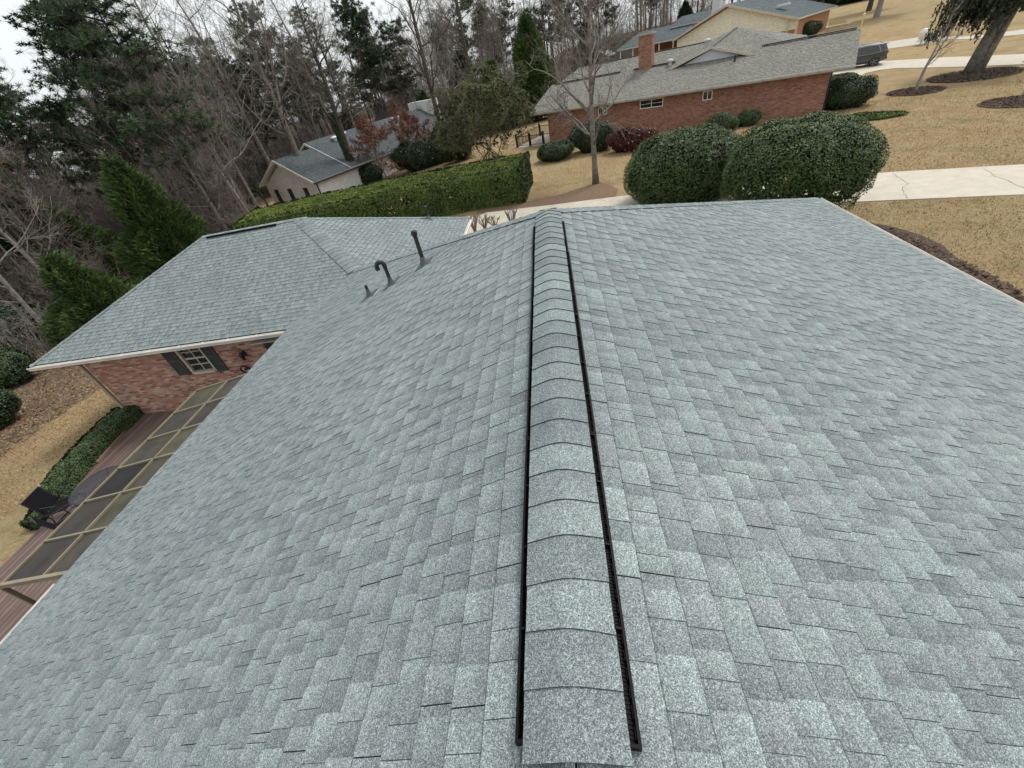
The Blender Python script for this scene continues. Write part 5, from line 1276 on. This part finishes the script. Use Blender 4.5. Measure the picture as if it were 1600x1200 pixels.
for x, y, z in ((10.2, 5.6, 5.15), (18.5, 5.4, 5.05), (19.8, 5.6, 5.12), (8.5, 5.2, 5.0)):
    m = MB(); m.lathe([(.22, -.1), (.22, .16), (.42, .2), (.42, .3), (.2, .42), (0, .44)], 12, Matrix.Translation((x, y, z))); m.build('roof_vent', varied('white_vent', (.7, .7, .7), .05, 3, .5), ha)

def small_house(loc, az, L, D, h, mat, wmat, label, seed, rise=.35):
    r = empty('house', loc, R_(az)); tag(r, label, 'house'); m = MB(); gablew(m, .4, .4, D - .4, D / 2, h, h + rise * (D / 2 - .4)); gablew(m, L - .65, .4, D - .4, D / 2, h, h + rise * (D / 2 - .4)); m.box((.65, .4, -1), (L - .65, .6, h)); m.box((.65, D - .6, -1), (L - .65, D - .4, h)); m.build('wall', wmat, r)
    zr_ = h + .16 + rise * D / 2; slabs(r, [[(0, 0, h + .16), (L, 0, h + .16), (L, D / 2, zr_), (0, D / 2, zr_)], [(L, D, h + .16), (0, D, h + .16), (0, D / 2, zr_), (L, D / 2, zr_)]], mat, seed, 'roof', .16, ex=.3, coarse=3)
    for k in range(int(L / 3.5)): simple_window(r, 1.6 + k * 3.4, 2.6 + k * 3.4, 1.0, h - .35, .39)
    return r
small_house((-62, 66, terr(-60, 66)), 50 - 62, 13, 9.5, 2.5, ROOFB, BRKW, 'low grey roofed house showing between trunks at the left', 800)
small_house((-44, 97, terr(-44, 97)), 20, 19, 10, 2.6, mat_shingle('red_brown_shingle', (.95, .55, .45), 60), BRKO, 'distant house with a reddish roof beyond the white brick house', 810)
p = G(262, 247); small_house((p.x, p.y, p.z), 10, 12, 8, 2.4, ROOFB, BRKW, 'small pale house far off in the woods at the left', 820)

# ------------------------------------------------------------------ car, lamp post, small things on the right
PAINT = N('graphite_car_paint', .22, .6, .35).col((.045, .055, .052)).m; PAINT.node_tree.nodes['Principled BSDF'].inputs['Coat Weight'].default_value = .6
TYRE = varied('tyre', (.018, .018, .018), .2, 10, .8); RIM = varied('alloy', (.35, .35, .36), .1, 10, .3, .5, .6); CHROME = varied('satin_chrome', (.6, .6, .6), .05, 5, .25, .5, .7)
def suv(rear, dirv, label):
    d = Vector(dirv).normalized(); az = math.atan2(-d.y, -d.x); r = empty('parked_car', (rear.x, rear.y, rear.z), az); tag(r, label, 'car')
    # local x: forward from the tail (x=0) to the nose (x=4.9); y: left-right
    st = [(0.0, .55, .95, 1.00, .80, .74), (.06, .42, 1.02, 1.28, .88, .70), (.28, .36, 1.06, 1.62, .93, .66), (.7, .34, 1.06, 1.72, .955, .68), (1.6, .33, 1.04, 1.76, .965, .70), (2.5, .33, 1.02, 1.74, .965, .70), (3.05, .33, 1.01, 1.60, .96, .70), (3.65, .34, 1.02, 1.08, .955, .80), (4.3, .36, .98, 1.0, .93, .78), (4.75, .42, .86, .88, .84, .70), (4.9, .50, .72, .74, .70, .60)]
    m = MB(); R0 = []
    for x, zs, zb, zt, wb, wt in st: R0.append([(x, -wb * .96, zs), (x, -wb, (zs + zb) / 2), (x, -wb * .985, zb), (x, -wt, zt - .05 if zt - zb > .2 else zt - .01), (x, -wt * .8, zt), (x, wt * .8, zt), (x, wt, zt - .05 if zt - zb > .2 else zt - .01), (x, wb * .985, zb), (x, wb, (zs + zb) / 2), (x, wb * .96, zs)])
    n = len(R0[0])
    for a in range(len(R0) - 1):
        for b in range(n): c = (b + 1) % n; m.face([R0[a][b], R0[a + 1][b], R0[a + 1][c], R0[a][c]])
    m.face(R0[0]); m.face(list(reversed(R0[-1]))); body = m.build('body', PAINT, r)
    for sgn in (-1, 1):
        g_ = MB()
        def wpt(x, t):
            for i in range(len(st) - 1):
                if st[i][0] <= x <= st[i + 1][0]:
                    f = (x - st[i][0]) / (st[i + 1][0] - st[i][0]); q = [st[i][k] * (1 - f) + st[i + 1][k] * f for k in range(6)]; break
            y = q[4] * .985 * (1 - t) + q[5] * t; z = q[2] * (1 - t) + (q[3] - .05) * t; return (x, sgn * (y + .006), z)
        for xa, xb, ta in ((.55, 1.35, .1), (1.42, 2.25, .08), (2.32, 3.15, .08)):
            g_.face([wpt(xa + (.12 if xa < .6 else 0), ta), wpt(xb, ta), wpt(xb - (.25 if xb > 3 else 0), .88), wpt(xa + (.28 if xa < .6 else 0), .88)])
        g_.build('side_window', GLASS, r)
        t_ = MB(); t_.tube([wpt(.5, .02), wpt(1.4, -.01), wpt(3.2, -.01)], .012, 4); t_.tube([wpt(.62, .1), wpt(.72, .55), wpt(.86, .93), wpt(1.6, .95), wpt(2.6, .95)], .012, 4); t_.build('window_trim', CHROME, r)
        rr_ = MB(); rr_.tube([(.5, sgn * .62, 1.70), (.7, sgn * .62, 1.78), (2.4, sgn * .62, 1.79), (2.7, sgn * .62, 1.72)], .02, 5); rr_.build('roof_rail', CHROME, r)
        cl = MB(); cl.box((.9, sgn * .955 - .02, .30), (4.0, sgn * .955 + .02, .44)); cl.build('sill_cladding', BLACKP, r)
        l_ = MB(); l_.box((-.03, sgn * .72 - .16, .92), (.12, sgn * .72 + .17, 1.06)); l_.build('tail_light', varied('red_lens', (.25, .01, .01), .1, 3, .2), r)
        for wx in (.92, 3.95):
            M = Matrix.Translation((wx, sgn * .86, .37)) @ Matrix.Rotation(R_(90) * sgn, 4, 'X') @ Matrix.Scale(-1, 4, (0, 0, 1)) if False else Matrix.Translation((wx, sgn * .86, .37)) @ Matrix.Rotation(-R_(90) * sgn, 4, 'X')
            w_ = MB(); w_.lathe([(.42, -.02), (.45, .0), (.46, .085), (.40, .09), (.40, .0)], 24, M); w_.build('wheel_arch', BLACKP, r)
            w_ = MB(); w_.lathe([(.0, -.1), (.35, -.1), (.37, -.06), (.37, .08), (.35, .12), (.27, .125), (.26, .09), (0, .07)], 24, M); wo = w_.build('wheel', TYRE, r)
            s_ = MB()
            for k in range(5):
                a = k * 2 * math.pi / 5; s_.tube([M @ Vector((.04 * math.cos(a), .04 * math.sin(a), .115)), M @ Vector((.25 * math.cos(a), .25 * math.sin(a), .12))], .028, 4)
            s_.tube([M @ Vector((.255 * math.cos(a), .255 * math.sin(a), .12)) for a in [2 * math.pi * q / 20 for q in range(21)]], .012, 4); so_ = s_.build('rim', RIM); so_.parent = wo
    b_ = MB(); b_.box((-.05, -.82, .42), (.1, .82, .62)); b_.build('rear_bumper', BLACKP, r)
    rw = MB(); rw.face([(.045, -.62, 1.14), (.045, .62, 1.14), (.22, .56, 1.55), (.22, -.56, 1.55)]); rw.build('rear_window', GLASS, r)
    sp_ = MB(); sp_.box((.10, -.62, 1.62), (.42, .62, 1.67)); sp_.build('spoiler', PAINT, r)
wheel = G(1363, 104.5); dv = Vector((.93, -.37, 0)).normalized(); side_ = Vector((-.37, -.93, 0)).normalized()
rear = wheel + dv * .92 - side_ * .95; rear.z = terr(rear.x, rear.y) + .04
suv(rear, dv, 'dark grey SUV parked on the far driveway, its front hidden by the brown-grey roof')
p = G(1339, 66); lp = empty('lamp_post', p, 0); tag(lp, 'cream painted lamp post standing behind the parked car', 'lamp post')
m = MB(); m.tube([(0, 0, 0), (0, 0, .5), (0, 0, 2.3)], [.09, .075, .06], 8); YEL = varied('yellowed_post_paint', (.62, .56, .30), .08, 3, .5); m.build('pole', YEL, lp)
m = MB(); m.lathe([(.05, 2.3), (.13, 2.34), (.16, 2.62), (.05, 2.7), (.03, 2.78), (0, 2.8)], 6); m.build('lantern', YEL, lp)
p = G(1438, 70); w_o = empty('yard_ornament', p, R_(20)); tag(w_o, 'white rounded mailbox stand at the street behind the small pale tree', 'ornament')  # unidentified white rounded object, shaped as a yard ornament
m = MB(); m.lathe([(0, .35), (.28, .4), (.42, .75), (.42, 1.1), (.28, 1.35), (0, 1.42)], 14); m.build('box', WHITE, w_o)
m = MB(); m.box((-.08, -.08, -.1), (.08, .08, .4)); m.box((-.6, -.05, .3), (.6, .05, .45)); m.build('post', WHITE, w_o)
p = G(1453, 64); o_ = empty('black_bin', p, 0); tag(o_, 'small black bin lying right of the white mailbox at the street', 'bin')
m = MB(); m.lathe([(0, 0), (.32, 0), (.36, .6), (.38, .62), (0, .66)], 12, Matrix.Translation((0, 0, 0))); m.build('body', BLACKP, o_)
m = MB(); m.lathe([(.39, .66), (.39, .7), (.1, .78), (0, .78)], 12); m.build('lid', BLACKP, o_)
p = AZ(1303, 58, -6.0); s_o = empty('garden_bench', (p.x, p.y, terr(p.x, p.y)), R_(-30)); tag(s_o, 'yellowish wooden bench by the lawn showing over the right end of the brown roof', 'bench')
WOODY = varied('yellow_wood', (.5, .38, .18), .15, 6, .7)
m = MB(); m.box((-1.0, -.25, .42), (1.0, .25, .48)); m.build('seat', WOODY, s_o)
m = MB(); m.box((-1.0, .22, .55), (1.0, .28, .95)); m.build('backrest', WOODY, s_o)
for sx in (-.9, .9):
    for sy in (-.2, .24): m = MB(); m.box((sx - .04, sy - .03, 0), (sx + .04, sy + .03, .42)); m.build('leg', WOODY, s_o)

# ------------------------------------------------------------------ loose stuff on the ground
def scatter(name, label, n, reg, size, mat, seed, up=.9, lift=.0, wide=.25):
    r_ = random.Random(seed); m = MB(); k = 0
    while k < n:
        x, y = reg(r_)
        if not x and not y: k += 1; continue
        z = terr(x, y) + lift; s_ = size * r_.uniform(.5, 1.4); d = Vector((r_.gauss(0, 1), r_.gauss(0, 1), abs(r_.gauss(0, 1)) * up + .15)).normalized(); w = Vector((-d.y, d.x, r_.gauss(0, .2))).normalized() * s_ * wide; p = Vector((x, y, z)); c = r_.uniform(.8, 1.22); c2 = r_.uniform(.8, 1.1)
        if up > .5: m.face([p - w * .5, p + w * .5, p + d * s_], (c, c * c2, c * c2 * c2, 1))
        else: m.face([p - w - d * s_ * .5, p + w - d * s_ * .5, p + w + d * s_ * .5, p - w + d * s_ * .5], (c, c * c2, c * c2 * c2, 1))
        k += 1
    o = m.build(name, mat); tag(o, label, name.replace('_', ' '), kind='stuff'); return o
DRYG = leaf_mat('dry_grass_blade', [(.3, (.31, .235, .13)), (.7, (.44, .345, .20))], .6, .9, .1)
LEAFL = leaf_mat('fallen_leaf', [(.3, (.15, .105, .07)), (.7, (.28, .21, .135))], 1.2, .9, .1)
def onpave(x, y):
    # keep clear of the near driveway band and the beds
    t = (y - 18.2) + .42 * (x - 13.1)
    return -0.1 < t < 4.1
def r_front(r_):
    for _ in range(40):
        x, y = r_.uniform(6.5, 34), r_.uniform(3, 38)
        if onpave(x, y): continue
        if r_.random() > 1.2 - math.hypot(x, y) / 60: continue
        if x < 9.5 and y < 16: continue
        dx, dy = x - 19.45, y - 36.34
        if dx * .455 + dy * .89 > -.3 and dx * .89 - dy * .455 < .4: continue
        X, Y, Z = PX(x, y, terr(x, y))
        if X < 1640 and Y > -20: return x, y
    return 0, 0
def r_left(r_):
    for _ in range(40):
        x, y = r_.uniform(-22, -15.6), r_.uniform(1.5, 15)
        if r_.random() < cover(x, y)[0] * .9: continue
        if x > -16.3 and y > 5: continue
        return x, y
    return 0, 0
def r_mid(r_):
    for _ in range(40):
        x, y = r_.uniform(-1.2, 8), r_.uniform(25.5, 44)
        if x < 5 and y < 27.5: continue
        dx, dy = x - 19.45, y - 36.34
        if dx * .455 + dy * .89 > -.5: continue
        return x, y
    return 0, 0
scatter('dry_grass', 'straw coloured dormant grass of the lawns on the right', 85000, r_front, .085, DRYG, 1)
scatter('dry_grass', 'straw coloured dormant grass of the lawn beside the deck hedge', 26000, r_left, .075, DRYG, 2)
scatter('dry_grass', 'straw coloured dormant grass around the young bare tree', 16000, r_mid, .09, DRYG, 3)
def r_wood(r_):
    for _ in range(40):
        d = 19 + 45 * r_.random() ** 1.3; a = R_(r_.uniform(15, 85)); x, y = -d * math.cos(a) if r_.random() < 2 else 0, d * math.sin(a)
        if cover(x, y)[0] < .4 or (x > -16.5 and y < 18): continue
        return x, y
    return 0, 0
scatter('fallen_leaves', 'brown fallen leaves covering the ground under the woods at the left', 60000, r_wood, .075, LEAFL, 4, .2, .02, .4)
def r_bed(r_):
    q = r_.random()
    if q < .25: c, R0 = p1_, 1.6
    elif q < .6: c, R0 = p2_, 2.6
    elif q < .8: c, R0 = p3_, 1.6
    else: c = None
    if c is not None: a = r_.uniform(0, 6.28); t = R0 * math.sqrt(r_.random()); return c.x + t * math.cos(a), c.y + t * math.sin(a)
    t = r_.random(); e = G(1375 + 225 * t, 352 + 113 * t ** 1.2); return e.x - r_.uniform(.0, 2.2) * .8, e.y - r_.uniform(.1, 1.6)
p1_, p2_, p3_ = G(1430, 143), G(1520, 118), G(1592, 159)
CHIP = leaf_mat('bark_chip', [(.3, (.06, .045, .038)), (.7, (.17, .13, .105))], 3, .95, .1)
scatter('bark_chips', 'brown bark chips covering the mulch beds on the right lawn', 15000, r_bed, .09, CHIP, 5, .25, .05, .35)
